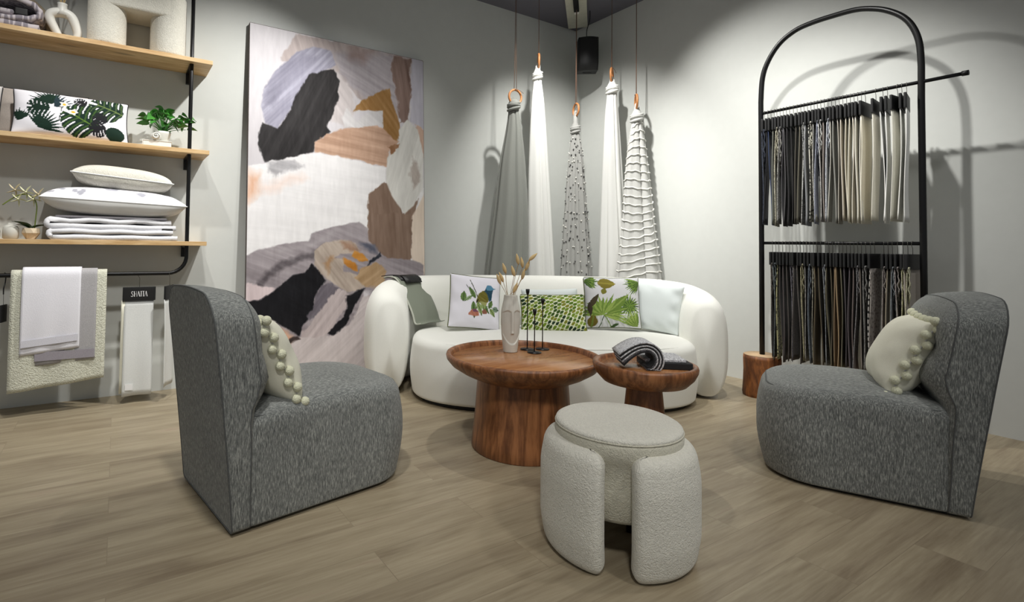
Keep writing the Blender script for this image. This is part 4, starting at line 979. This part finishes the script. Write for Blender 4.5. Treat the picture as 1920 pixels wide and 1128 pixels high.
# ================================================================== COFFEE TABLES
def round_table(name, label, loc, R, H, rp0, rp1, depth, mat_seed=0, rec=.028):
    t = thing(name, label, 'coffee table', loc, mat_seed)
    pr = [(rp0*1.02, H-depth), (rp0*1.1+.01, H-depth+.001), (R*.80, H-depth*.78), (R*.93, H-depth*.5), (R*.99, H-depth*.25), (R, H-.012), (R-.003, H-.003), (R-.012, H), (R-.022, H-.002), (R-.026, H-.010), (R-.03, H-rec)]
    v, f = lathe(pr, 96); 
    mk('tray_rim', (v[:-1], f[:-96]), 'table', t)
    mk('tray_top', lathe([(R*.95-.03, H-.05), (R-.028, H-rec-.007), (R-.03, H-rec), (.02, H-rec)], 96), 'table_top', t)
    mk('pedestal', lathe([(rp1-.004, 0), (rp1, .004), (rp1*.985, .06), ((rp0+rp1)/2*.99, (H-depth)*.5), (rp0, H-depth-.002), (rp0, H-depth+.012)], 96), 'table', t)
    return t
TB = ud(.482, 2.735); TS = ud(.925, 2.27)
round_table('coffee_table', 'large round walnut-toned coffee table with tray top and drum base', TB.to_tuple(), .398, .475, .232, .26, .115)
round_table('side_table', 'small round walnut-toned pedestal table holding fabric sample books', TS.to_tuple(), .213, .54, .072, .115, .105, .6, .016)
# face vase
vp = at(958.5, 661, z=.4475); vp = Vector((vp.x, vp.y, .4475))+V*.035
t = thing('face_vase', 'tall off-white ceramic vase with a long carved face', 'vase', vp.to_tuple(), YAW+.12)
prof = [(0, .038), (.03, .042), (.1, .05), (.17, .054), (.22, .053), (.26, .046), (.29, .039), (.312, .037)]
zz = np.linspace(0, .312, 120); rz_ = np.interp(zz, [p[0] for p in prof], [p[1] for p in prof]); rz_ = np.convolve(np.pad(rz_, 4, 'edge'), np.ones(9)/9, 'valid')
def sst(a, b, x_): q = min(1, max(0, (x_-a)/(b-a))); return q*q*(3-2*q)
def relief(x_, z_):
    chin = .045+.0*x_ + (.05*(abs(x_)/.045)**2.2)
    inside = sst(chin-.004, chin+.006, z_)
    brow = .232-.9*max(0, abs(abs(x_)-.026)-.0)**1.3*1.6
    inside *= 1-sst(brow-.008, brow+.002, z_)
    nose = (1-sst(.006, .011, abs(x_)-.004*sst(.14, .09, z_)*0))*sst(.098, .106, z_)
    inside *= 1-nose
    return -.0075*inside + (.003*math.exp(-((x_)/.009)**2-((z_-.106)/.008)**2))
rs = []
for z_, r_ in zip(zz, rz_):
    ring = []
    for j in range(120):
        a = 2*PI*j/120; x_ = r_*math.cos(a); y_ = r_*.92*math.sin(a)
        d = relief(x_, z_) if math.sin(a) < -.05 else 0
        ring.append((x_, y_-d*1.0*min(1, -math.sin(a)*2) if d else y_, z_))
    rs.append(ring)
for k, (q, z_) in enumerate(((.9, .314), (.82, .312), (.78, .25), (.7, .08))): rs.append([(x_*q, y_*q, z_) for x_, y_, _ in [(rz_[-1]*math.cos(2*PI*j/120), rz_[-1]*.92*math.sin(2*PI*j/120), 0) for j in range(120)]])
mk('body', rings(rs), 'matte_cer', t)
# bunny tails
stems_px = [((948, 511), (945, 501)), ((938, 531), (935, 523)), ((943, 527), (940, 520)), ((972, 494), (970, 483)), ((980, 500), (978, 488)), ((964, 516), (962, 508)), ((993, 487), (1008, 474)), ((986, 505), (990, 495)), ((979, 522), (982, 510)), ((963, 547), (968, 535))]
for k, (a_, b_) in enumerate(stems_px):
    d_ = 2.74+.012*((k*7) % 5-2)
    A_ = at(*a_, d=d_); B_ = at(*b_, d=d_); B_ = A_+(B_-A_).normalized()*.05
    base = vp+Vector((0, 0, .24))+U*(.012*math.cos(k*2.1))+V*(.012*math.sin(k*2.1))
    rimp = vp+Vector((0, 0, .31))+(U*max(-.022, min(.022, (A_-vp).dot(U)*.3))+V*.01*math.sin(k*2.1))
    g = thing('bunny_tail_stem', 'dried bunny tail grass stem standing in the face vase', 'dried grass', base.to_tuple(), group='dried bunny tail stems in the face vase')
    mk('stem', tube(smooth_path([(0, 0, 0), tuple(rimp-base), tuple(A_-base)]), .0013, 6), 'grass_dry', g)
    P_ = [A_-base+(B_-A_)*s for s in np.linspace(-.1, 1.05, 10)]
    mk('seed_head', tube(P_, lambda s: .0095*math.sin(PI*min(.97, max(.05, s**.8)))**.7, 10), 'grass_dry', g)
# candle holders
for (bx, by, ty, lab) in ((988.5, 656, 541.5, 'tallest thin black metal candlestick on the large table'), (1002, 662, 579, 'shortest thin black metal candlestick, in front of the other two'), (1017, 655.5, 559, 'middle-height thin black metal candlestick, rightmost of the three')):
    p = at(bx, by-1, z=.4475); d_ = (p-CAMP).dot(V); h_ = at(bx, ty, d=d_).z-.4475
    p = Vector((p.x, p.y, .4475)); t = thing('candlestick', lab, 'candle holder', p.to_tuple(), group=None)
    mk('base', lathe([(.038, 0), (.039, .002), (.038, .005), (.006, .0065), (.003, .01)], 36), 'metal_black', t)
    mk('stem', lathe([(.003, .005), (.003, h_-.035), (.004, h_-.03)], 12), 'metal_black', t)
    mk('cup', lathe([(.003, h_-.036), (.007, h_-.028), (.0105, h_-.015), (.0112, h_), (.0095, h_), (.0085, h_-.012), (.001, h_-.014)], 24), 'metal_black', t)
# sample books on the small table (local x along the camera's right)
zt_ = .54-.016
MT['tw_light'] = cloth('grey_tweed', (218, 218, 220), rgb2=(150, 150, 154), patt='tweed'); MT['tw_dark'] = cloth('charcoal_tweed', (92, 92, 96), rgb2=(40, 40, 44), patt='tweed')
MT['blk_page'] = cloth('black_page', (26, 26, 28))
t = thing('flat_sample_book', 'flat sample book with grey tweed top sheet and black pages', 'sample book', (TS+U*.085+V*.0).to_tuple()[:2]+(zt_+.001,), YAW-.12)
mk('page_block', rprism(rrect(.19, .15, .006, 3, 4), 0, .026, .003, .003, nin=3), 'blk_page', t)
mk('top_sheet', moved(rprism(rrect(.17, .15, .006, 3, 4), 0, .014, .005, .005, nin=4), -.012, .012, .0265), 'tw_light', t)
t = thing('curled_sample_book', 'curled stack of grey fabric samples rolled over on the small table', 'sample book', (TS-U*.075-V*.03).to_tuple()[:2]+(zt_+.001,), YAW-.12)
for k in range(7):
    o_ = k*.0062; r1 = .032+o_
    P = [(-.02, 0, .006)] if False else []
    # from the lower inner end, around the right-hand curl, over the top and down to the staggered left edge
    P += [(x_, 0, .012+.0*k) for x_ in (-.0,)]
    cxr, czr = .052, .0445
    for a in np.linspace(-1.5, 1.75, 16): P.append((cxr+r1*math.cos(a), 0, max(.004, czr+r1*math.sin(a))))
    L1 = .085+.002*k
    ex = cxr+r1*math.cos(1.75); ez = czr+r1*math.sin(1.75)
    for s in np.linspace(.15, 1, 8): P.append((ex-(L1+.0)*s-.012*k*s*0, 0, ez-(ez-.008-.006*k)*s**1.6*(.86-.02*k) ))
    P = [(x_-.006*(6-k)*0, y_, z_) for x_, y_, z_ in P[1:]]
    mk('sample_sheet', strip(P, (0, 1, 0), .13, .0052, 3), ['blk_page', 'tw_dark', 'tw_light', 'blk_page', 'tw_light', 'blk_page', 'tw_light'][k], t)

# ================================================================== GREY ARMCHAIRS (x forward, origin under the middle of the back)
def make_armchair(name, label, loc, rz, D=.80, LN=.09):
    t = thing(name, label, 'armchair', loc, rz)
    W_ = .60
    # seat block with rounded front
    SL = D-.06; o = rrect(SL, W_+.004, (.056, .2, .2, .056), 12, 8, cx=.03+SL/2, cy=0)
    # rrect corner order: (-x,-y), (x,-y), (x,y), (-x,y)
    def seatfn(x, y, z):
        k = min(1, max(0, (z-.02)/.38)); fx = max(0, (x-.03)/SL)
        z2 = z + .022*math.sin(PI*min(1, fx))*max(0, (k-.9)/.1) - .03*max(0, (.16-(x-.12))/.16)*k*0
        return (x+.03*math.sin(PI*k)*fx, y*(1+.03*math.sin(PI*k)*fx), z2)
    se_ = mk('seat', xf(rprism(o, .012, .415, .012, .05, .03, bulge=.0, nin=10, nside=10), seatfn), 'chair', t)
    # back rest: outline in (y,z), thickness along x
    bo = rrect(W_+.005, .832, (.02, .02, .11, .11), 6, 14, cx=0, cy=.008+.416)
    v, f = rprism(bo, 0, .2, .012, .06, .01, nin=10, nside=5)
    def backfn(a, b, c):   # a=y, b=z, c=thickness 0..0.2
        z = b; k = c/.2
        th = .085+.035*sst(0, .42, z)+.060*sst(.40, .53, z)
        th += .018*math.exp(-((z-.53)/.06)**2)*k*max(0, 1-(abs(a)/.34)**4) - .02*math.exp(-((z-.645)/.03)**2)*max(0, 1-(abs(a)/.3)**4)
        x = k*th - LN*(z/.84)**1.1 + .0
        return (x, a*(1+.02*math.sin(PI*min(1, z/.84))), z + (.02*(1-(abs(a)/.3)**2)*sst(.6, .84, z)) - .035*(k*k)*sst(.7, .84, z))
    br_ = fixn(mk('back_rest', xf((v, f), backfn), 'chair', t))
    # piped seams
    N_ = len(bo); idx = [i for i in range(N_)]
    def ringpts(c, ins):
        P = np.array(bo); T = np.roll(P, -1, 0)-np.roll(P, 1, 0); T /= np.linalg.norm(T, axis=1)[:, None]+1e-9; Nn = np.stack([T[:, 1], -T[:, 0]], 1)
        return [backfn(p[0]-n_[0]*ins, p[1]-n_[1]*ins, c) for p, n_ in zip(P, Nn)]
    mk('piping', join(loop_tube(ringpts(.003, .002), .0028, 6), loop_tube(ringpts(.2-.045, .002), .0026, 6)), 'seam', br_)
    so = [seatfn(p[0], p[1], .4) for p in rrect(SL-.026, W_+.004-.026, (.05, .19, .19, .05), 12, 8, cx=.03+SL/2, cy=0)]
    mk('piping', loop_tube([(a, b, .400) for a, b, c in so], .0034, 6), 'seam', se_)
    mk('plinth', rprism(rrect(D-.08, W_-.05, (.02, .2, .2, .02), 8, 6, cx=.03+(D-.08)/2), 0, .016, .002, .002), 'black_card', t)
    return t
fA = Vector((.98, .155, 0)).normalized(); wA = Vector((-fA.y, fA.x, 0))
A0 = Vector((.372, 1.940, 0))+wA*.30
chA = make_armchair('grey_armchair', 'grey heathered slipper chair at the left, seen from behind', A0.to_tuple(), math.atan2(fA.y, fA.x), .835, .09)
fB = Vector((-.456, .89, 0)).normalized(); wB = Vector((fB.y, -fB.x, 0))
B0 = Vector((2.837, .668, 0))+wB*.30
chB = make_armchair('grey_armchair', 'grey heathered slipper chair at the right beside the swatch rack', B0.to_tuple(), math.atan2(fB.y, fB.x), .70, .125)

# pompom cushions
def pom_cushion(label, base, f_, along, rz, size=.37, lean_=.46):
    M_ = Matrix.Rotation(rz, 4, 'Z') @ Matrix.Rotation(-lean_, 4, 'Y') @ Matrix.Rotation(PI/2, 4, 'Z') @ Matrix.Rotation(PI, 4, 'Z')
    t = thing('pompom_cushion', label, 'cushion', base.to_tuple(), rot=M_.to_euler())
    (v, f), e = cushion(size, size*.95, .19, 40, pinch=.05, seed=6, wr=.003)
    mk('cover', (v, f), 'cream_fab', t); mk('trim', loop_tube(e[::3], .003, 6), 'grey_pipe', t)
    pm = None; tot = len(e); n = 40
    for k in range(n):
        p = Vector(e[int(k*tot/n)]); q = p*1.03; q.y = .012*(-1)**k
        if pm is None: pm = mk('pompom', sphere((0, 0, 0), .0185, 14, 10), 'pompom', t, loc=q)
        else:
            c = pm.copy(); COL.objects.link(c); c.parent = t; c.location = q
    return t
def chair_pt(o, f_, x, y, z):
    w_ = Vector((-f_.y, f_.x, 0)); return o+f_*x+w_*y+Vector((0, 0, z))
pom_cushion('cream cushion with pompom edge on the left grey armchair', chair_pt(A0, fA, .185, -.09, .575), fA, 0, math.atan2(fA.y, fA.x))
pom_cushion('cream cushion with pompom edge on the right grey armchair', chair_pt(B0, fB, .145, .03, .58), fB, 0, math.atan2(fB.y, fB.x))

# ================================================================== ROUND BOUCLE STOOL
ST = ud(.664, 1.86)
t = thing('round_boucle_stool', 'round cream boucle stool with curved panel legs in the foreground', 'stool', ST.to_tuple(), YAW-.36)
def sector(a0, a1, r0, r1, rc, n=26):
    """rounded annular sector outline, ccw"""
    o = [(r1*math.cos(a), r1*math.sin(a)) for a in np.linspace(a0, a1, n)]
    i = [(r0*math.cos(a), r0*math.sin(a)) for a in np.linspace(a1, a0, n)]
    P = o+i
    # round the corners by smoothing
    dense = []
    for k in range(len(P)):
        a, b = Vector(P[k]), Vector(P[(k+1) % len(P)]); m = max(1, int((b-a).length/.012))
        dense += [a.lerp(b, q/m) for q in range(m)]
    A = np.array([tuple(p) for p in dense])
    for _ in range(int(rc)): A = (np.roll(A, 1, 0)+2*A+np.roll(A, -1, 0))/4
    return [tuple(p) for p in A]
def stoolfn(x, y, z):
    r_ = math.hypot(x, y); a = math.atan2(y, x)
    k = z/.37; s = 1 - .05*(1-sst(0, .3, k)) - .05*sst(.7, 1.0, k)
    return (x*s, y*s, z)
gap = .38
for k in range(3):
    a0 = -PI/2+gap/2+.03+k*2*PI/3; a1 = a0+2*PI/3-gap
    mk('leg', xf(rprism(sector(a0, a1, .180, .266, 7), 0, .380, .035, .045, .0, nr=8, nin=4, nside=14), stoolfn), 'boucle', t)
    # legs' upper shoulders flare together under the seat rim
mk('seat_drum', lathe([(.12, .14), (.165, .145), (.178, .16), (.182, .25), (.188, .32), (.200, .345), (.208, .36), (.2125, .378), (.2135, .395), (.211, .408), (.205, .411)], 72), 'boucle_side', t)
mk('seat_pad', lathe([(.19, .40), (.2085, .410), (.2115, .415), (.2095, .422), (.199, .428), (.14, .432), (.05, .434)], 72), 'boucle', t)
mk('piping', loop_tube([(.2115*math.cos(a), .2115*math.sin(a), .411) for a in np.linspace(0, 2*PI, 72, endpoint=False)], .003, 6), 'boucle_side', t)
for k in range(3):
    a = -PI/2+2*PI/3*k+.62
    mk('foot', lathe([(.012, .0), (.012, .145)], 12, (.1*math.cos(a), .1*math.sin(a))), 'metal_black', t)

# ================================================================== SWATCH RACK
XR = 3.94; YL, YRt = 1.978, 1.105
RACK_ARC = [(q.x, q.y) for q in smooth_path([(1.978, 2.09, 0), (1.966, 2.26, 0), (1.926, 2.375, 0), (1.852, 2.475, 0), (1.755, 2.532, 0), (1.654, 2.55, 0), (1.53, 2.552, 0), (1.41, 2.545, 0), (1.321, 2.517, 0), (1.25, 2.477, 0), (1.182, 2.415, 0), (1.137, 2.337, 0), (1.11, 2.234, 0), (1.103, 2.1, 0)], 5)]
rk = thing('swatch_rack', 'black arched pipe rack standing on cut log blocks', 'rack', (XR, (YL+YRt)/2, 0))
ym = (YL+YRt)/2; hw_ = (YL-YRt)/2; ztop = 2.56
arc = [(0, y_-ym, z_) for y_, z_ in RACK_ARC]
P = [(0, hw_, .28), (0, hw_, 1.0), (0, hw_, 1.9)] + arc + [(0, -hw_, 1.9), (0, -hw_, 1.0), (0, -hw_, .28)]
mk('arched_pipe', tube(P, .0165, 16), 'metal_black', rk)
ZU, ZL = 2.008, 1.078
mk('upper_bar', tube([(0, hw_, ZU-.003), (0, 0, ZU), (0, .918-ym+.0, ZU)], .0105, 12), 'metal_black', rk)
mk('bar_end_cap', tube([(0, .935-ym, ZU), (0, .908-ym, ZU)], .0145, 14), 'metal_black', rk)
mk('lower_bar', tube([(0, hw_, ZL), (0, -hw_, ZL)], .0105, 12), 'metal_black', rk)
for yy, sd in ((hw_, 0), (-hw_, 3)):
    pr = [(.118, 0), (.122, .02), (.117, .1), (.114, .18), (.116, .26), (.114, .285)]
    rs = [[((r_*(1+.03*math.sin(3*a+sd)+.015*math.sin(7*a)))*math.cos(a), yy+(r_*(1+.03*math.sin(3*a+sd)+.015*math.sin(7*a)))*math.sin(a), z_) for a in [2*PI*j/48 for j in range(48)]] for r_, z_ in pr]
    lb = mk('log_block', rings(rs), 'log', rk)
    mk('cut_face', rings([[(x_*.99, yy+(y_-yy)*.99, z_) for x_, y_, _ in rs[-1]] for z_ in (.284, .29)]), 'log_end', lb)

# swatches: colour, pattern, second colour
def sm(name, c, p=None, c2=None):
    if name not in MT: MT[name] = cloth(name, c, 260, .3, .05, rgb2=c2, patt=p)
    return name
UP = [('navy tweed', (70, 78, 96), 'tweed', (30, 34, 44), .40), ('black', (30, 30, 34), None, None, 0), ('navy blue', (38, 52, 84), None, None, 0), ('grey-green', (116, 118, 110), None, None, 0),
      ('cream speckled', (196, 192, 172), 'tweed', (110, 106, 92), .34), ('black and white tweed', (180, 178, 172), 'tweed', (50, 50, 50), .42), ('dark grey', (70, 68, 72), None, None, 0), ('slate', (92, 90, 92), None, None, 0),
      ('charcoal', (48, 46, 48), None, None, 0), ('black ribbed', (34, 32, 34), None, None, 0), ('dark taupe', (78, 74, 66), None, None, 0), ('olive grey', (108, 104, 90), None, None, 0),
      ('grey and black tweed', (190, 190, 186), 'tweed', (60, 60, 62), .40), ('silver grey', (150, 152, 156), None, None, 0), ('black and white woven', (214, 212, 200), 'dots', (34, 34, 36), .30), ('cream grey tweed', (202, 200, 190), 'tweed', (120, 118, 112), 0),
      ('blue-grey melange', (164, 168, 182), 'tweed', (110, 114, 130), .38), ('pale grey tweed', (206, 206, 202), 'tweed', (130, 130, 130), .34), ('rosy taupe', (158, 148, 140), None, None, 0), ('mottled white', (214, 216, 220), 'tweed', (150, 156, 170), .32),
      ('light stone', (196, 194, 184), None, None, 0), ('mid grey', (150, 150, 144), None, None, 0), ('warm grey', (176, 172, 162), None, None, 0), ('beige', (206, 198, 184), None, None, 0),
      ('oatmeal', (212, 206, 190), None, None, 0), ('ivory ribbed', (220, 216, 200), None, None, 0), ('warm ivory', (226, 220, 206), None, None, 0), ('soft cream', (228, 224, 212), None, None, 0),
      ('off-white', (230, 228, 218), None, None, 0), ('broad cream', (228, 222, 204), None, None, 0), ('cream white', (232, 228, 214), None, None, 0), ('bright white', (240, 240, 236), None, None, 0), ('snow white', (242, 242, 240), None, None, 0),
      ('sheer ivory', (224, 222, 210), None, None, 0), ('smooth white', (238, 238, 232), None, None, 0), ('crisp white', (242, 242, 238), None, None, 0)]
upx = [1434, 1440, 1446, 1452, 1457, 1463, 1469, 1475, 1481, 1488, 1495, 1502, 1508, 1514.5, 1521, 1527, 1533, 1539.5, 1546, 1553, 1560, 1567, 1574, 1581, 1588, 1595, 1602, 1609, 1616, 1623.5, 1643, 1656.5, 1665, 1684, 1692, 1701]
ORD = ['first', 'second', 'third', 'fourth', 'fifth', 'sixth', 'seventh', 'eighth', 'ninth', 'tenth', 'eleventh', 'twelfth', 'thirteenth', 'fourteenth', 'fifteenth', 'sixteenth', 'seventeenth', 'eighteenth', 'nineteenth', 'twentieth',
       'twenty-first', 'twenty-second', 'twenty-third', 'twenty-fourth', 'twenty-fifth', 'twenty-sixth', 'twenty-seventh', 'twenty-eighth', 'twenty-ninth', 'thirtieth', 'thirty-first', 'thirty-second', 'thirty-third', 'thirty-fourth', 'thirty-fifth', 'thirty-sixth', 'thirty-seventh']
def hang_row(rows, pxs, zbar, pyref, which, Lf, jy, sd0, fac=.6):
    n = len(rows)
    for k, ((nm, c, p, c2, fl), px) in enumerate(zip(rows, pxs)):
        y_ = at(px, pyref, x=XR).y
        r = random.Random(sd0+k)
        if k < n/2: lab = '%s fabric swatch on the %s bar, %s from its left end' % (nm, which, ORD[k])
        else: lab = '%s fabric swatch on the %s bar, %s from its right end' % (nm, which, ORD[n-1-k])
        jw = math.atan2(y_, XR)*fac + r.uniform(-.03, .03)+jy.get(k, 0)
        mn = sm(nm.replace(' ', '_')+'_'+which, c, p, c2)
        s = make_swatch(lab, 'fabric swatches on the %s bar' % which, mn, (XR, y_+.0*jw, zbar), 0, Lf+r.uniform(-.02, .015), .165, jw, mn if fl else None, fl or .3, seed=sd0+k, drop=.062, hw=.185)
hang_row(UP, upx, ZU, 235, 'upper', .655, {29: -.2, 30: -.1, 33: -.25}, 100, .66)
LO = [('brown tweed', (120, 112, 104), 'tweed', (54, 50, 48), .40), ('teal grey tweed', (112, 120, 122), 'tweed', (56, 62, 68), .30), ('olive and ivory patterned', (176, 172, 128), 'dots', (60, 58, 40), 0), ('dark brown', (62, 56, 54), None, None, 0),
      ('mauve brown', (84, 76, 76), None, None, 0), ('umber', (74, 68, 64), None, None, 0), ('violet grey tweed', (124, 120, 128), 'tweed', (70, 68, 76), .28), ('grey-brown melange', (98, 92, 88), 'tweed', (66, 62, 60), 0),
      ('grey-brown slub', (92, 86, 82), 'tweed', (64, 60, 58), 0), ('yellow-grey tweed', (178, 172, 138), 'tweed', (92, 86, 70), .34), ('silvery patterned', (160, 156, 148), 'tweed', (96, 92, 88), 0), ('blue-grey tweed', (118, 126, 136), 'tweed', (60, 66, 76), .40),
      ('greige tweed', (160, 158, 144), 'tweed', (88, 86, 78), .30), ('bronze brown', (100, 88, 66), None, None, 0), ('dark bronze', (84, 74, 56), None, None, 0), ('light grey tweed', (152, 156, 160), 'tweed', (84, 88, 94), .45),
      ('olive brown', (98, 92, 72), None, None, 0), ('deep khaki', (84, 78, 62), None, None, 0), ('tan', (146, 126, 100), None, None, 0), ('camel edged', (164, 140, 108), None, None, 0),
      ('moss grey', (110, 106, 86), None, None, 0), ('aubergine grey', (86, 80, 84), None, None, 0), ('plum grey', (96, 88, 92), None, None, 0), ('dusky rose brown', (118, 106, 102), None, None, 0),
      ('pewter tweed', (142, 140, 140), 'tweed', (86, 84, 86), .34), ('mushroom', (132, 124, 116), None, None, 0), ('grey flecked', (146, 144, 140), 'tweed', (80, 80, 80), .38), ('white with black scallops', (196, 192, 186), 'scallop', (30, 30, 30), 0),
      ('grey triangle-weave', (156, 150, 144), 'dots', (110, 104, 100), 0), ('pinkish grey tweed', (160, 152, 148), 'tweed', (104, 98, 96), .32), ('sand', (156, 146, 126), None, None, 0), ('cool grey tweed', (140, 146, 150), 'tweed', (84, 90, 94), .34),
      ('rose grey tweed', (166, 158, 154), 'tweed', (110, 104, 104), .30), ('lemon tweed', (206, 204, 160), 'tweed', (140, 138, 120), .34), ('pale yellow tweed', (208, 206, 172), 'tweed', (144, 142, 128), .36), ('plain pinkish grey', (168, 160, 152), None, None, 0)]
lpx = [1449, 1455, 1461, 1468, 1474, 1481, 1487, 1495, 1501, 1507, 1513, 1519, 1526, 1533, 1540, 1548, 1555, 1562, 1568, 1574, 1581, 1588, 1595, 1602, 1609, 1616, 1624, 1633, 1641, 1658, 1666, 1674, 1684, 1694, 1703, 1712]
hang_row(LO, lpx, ZL, 520, 'lower', .64, {28: -.2, 35: -.3, 7: -.15, 13: -.1}, 300, .62)
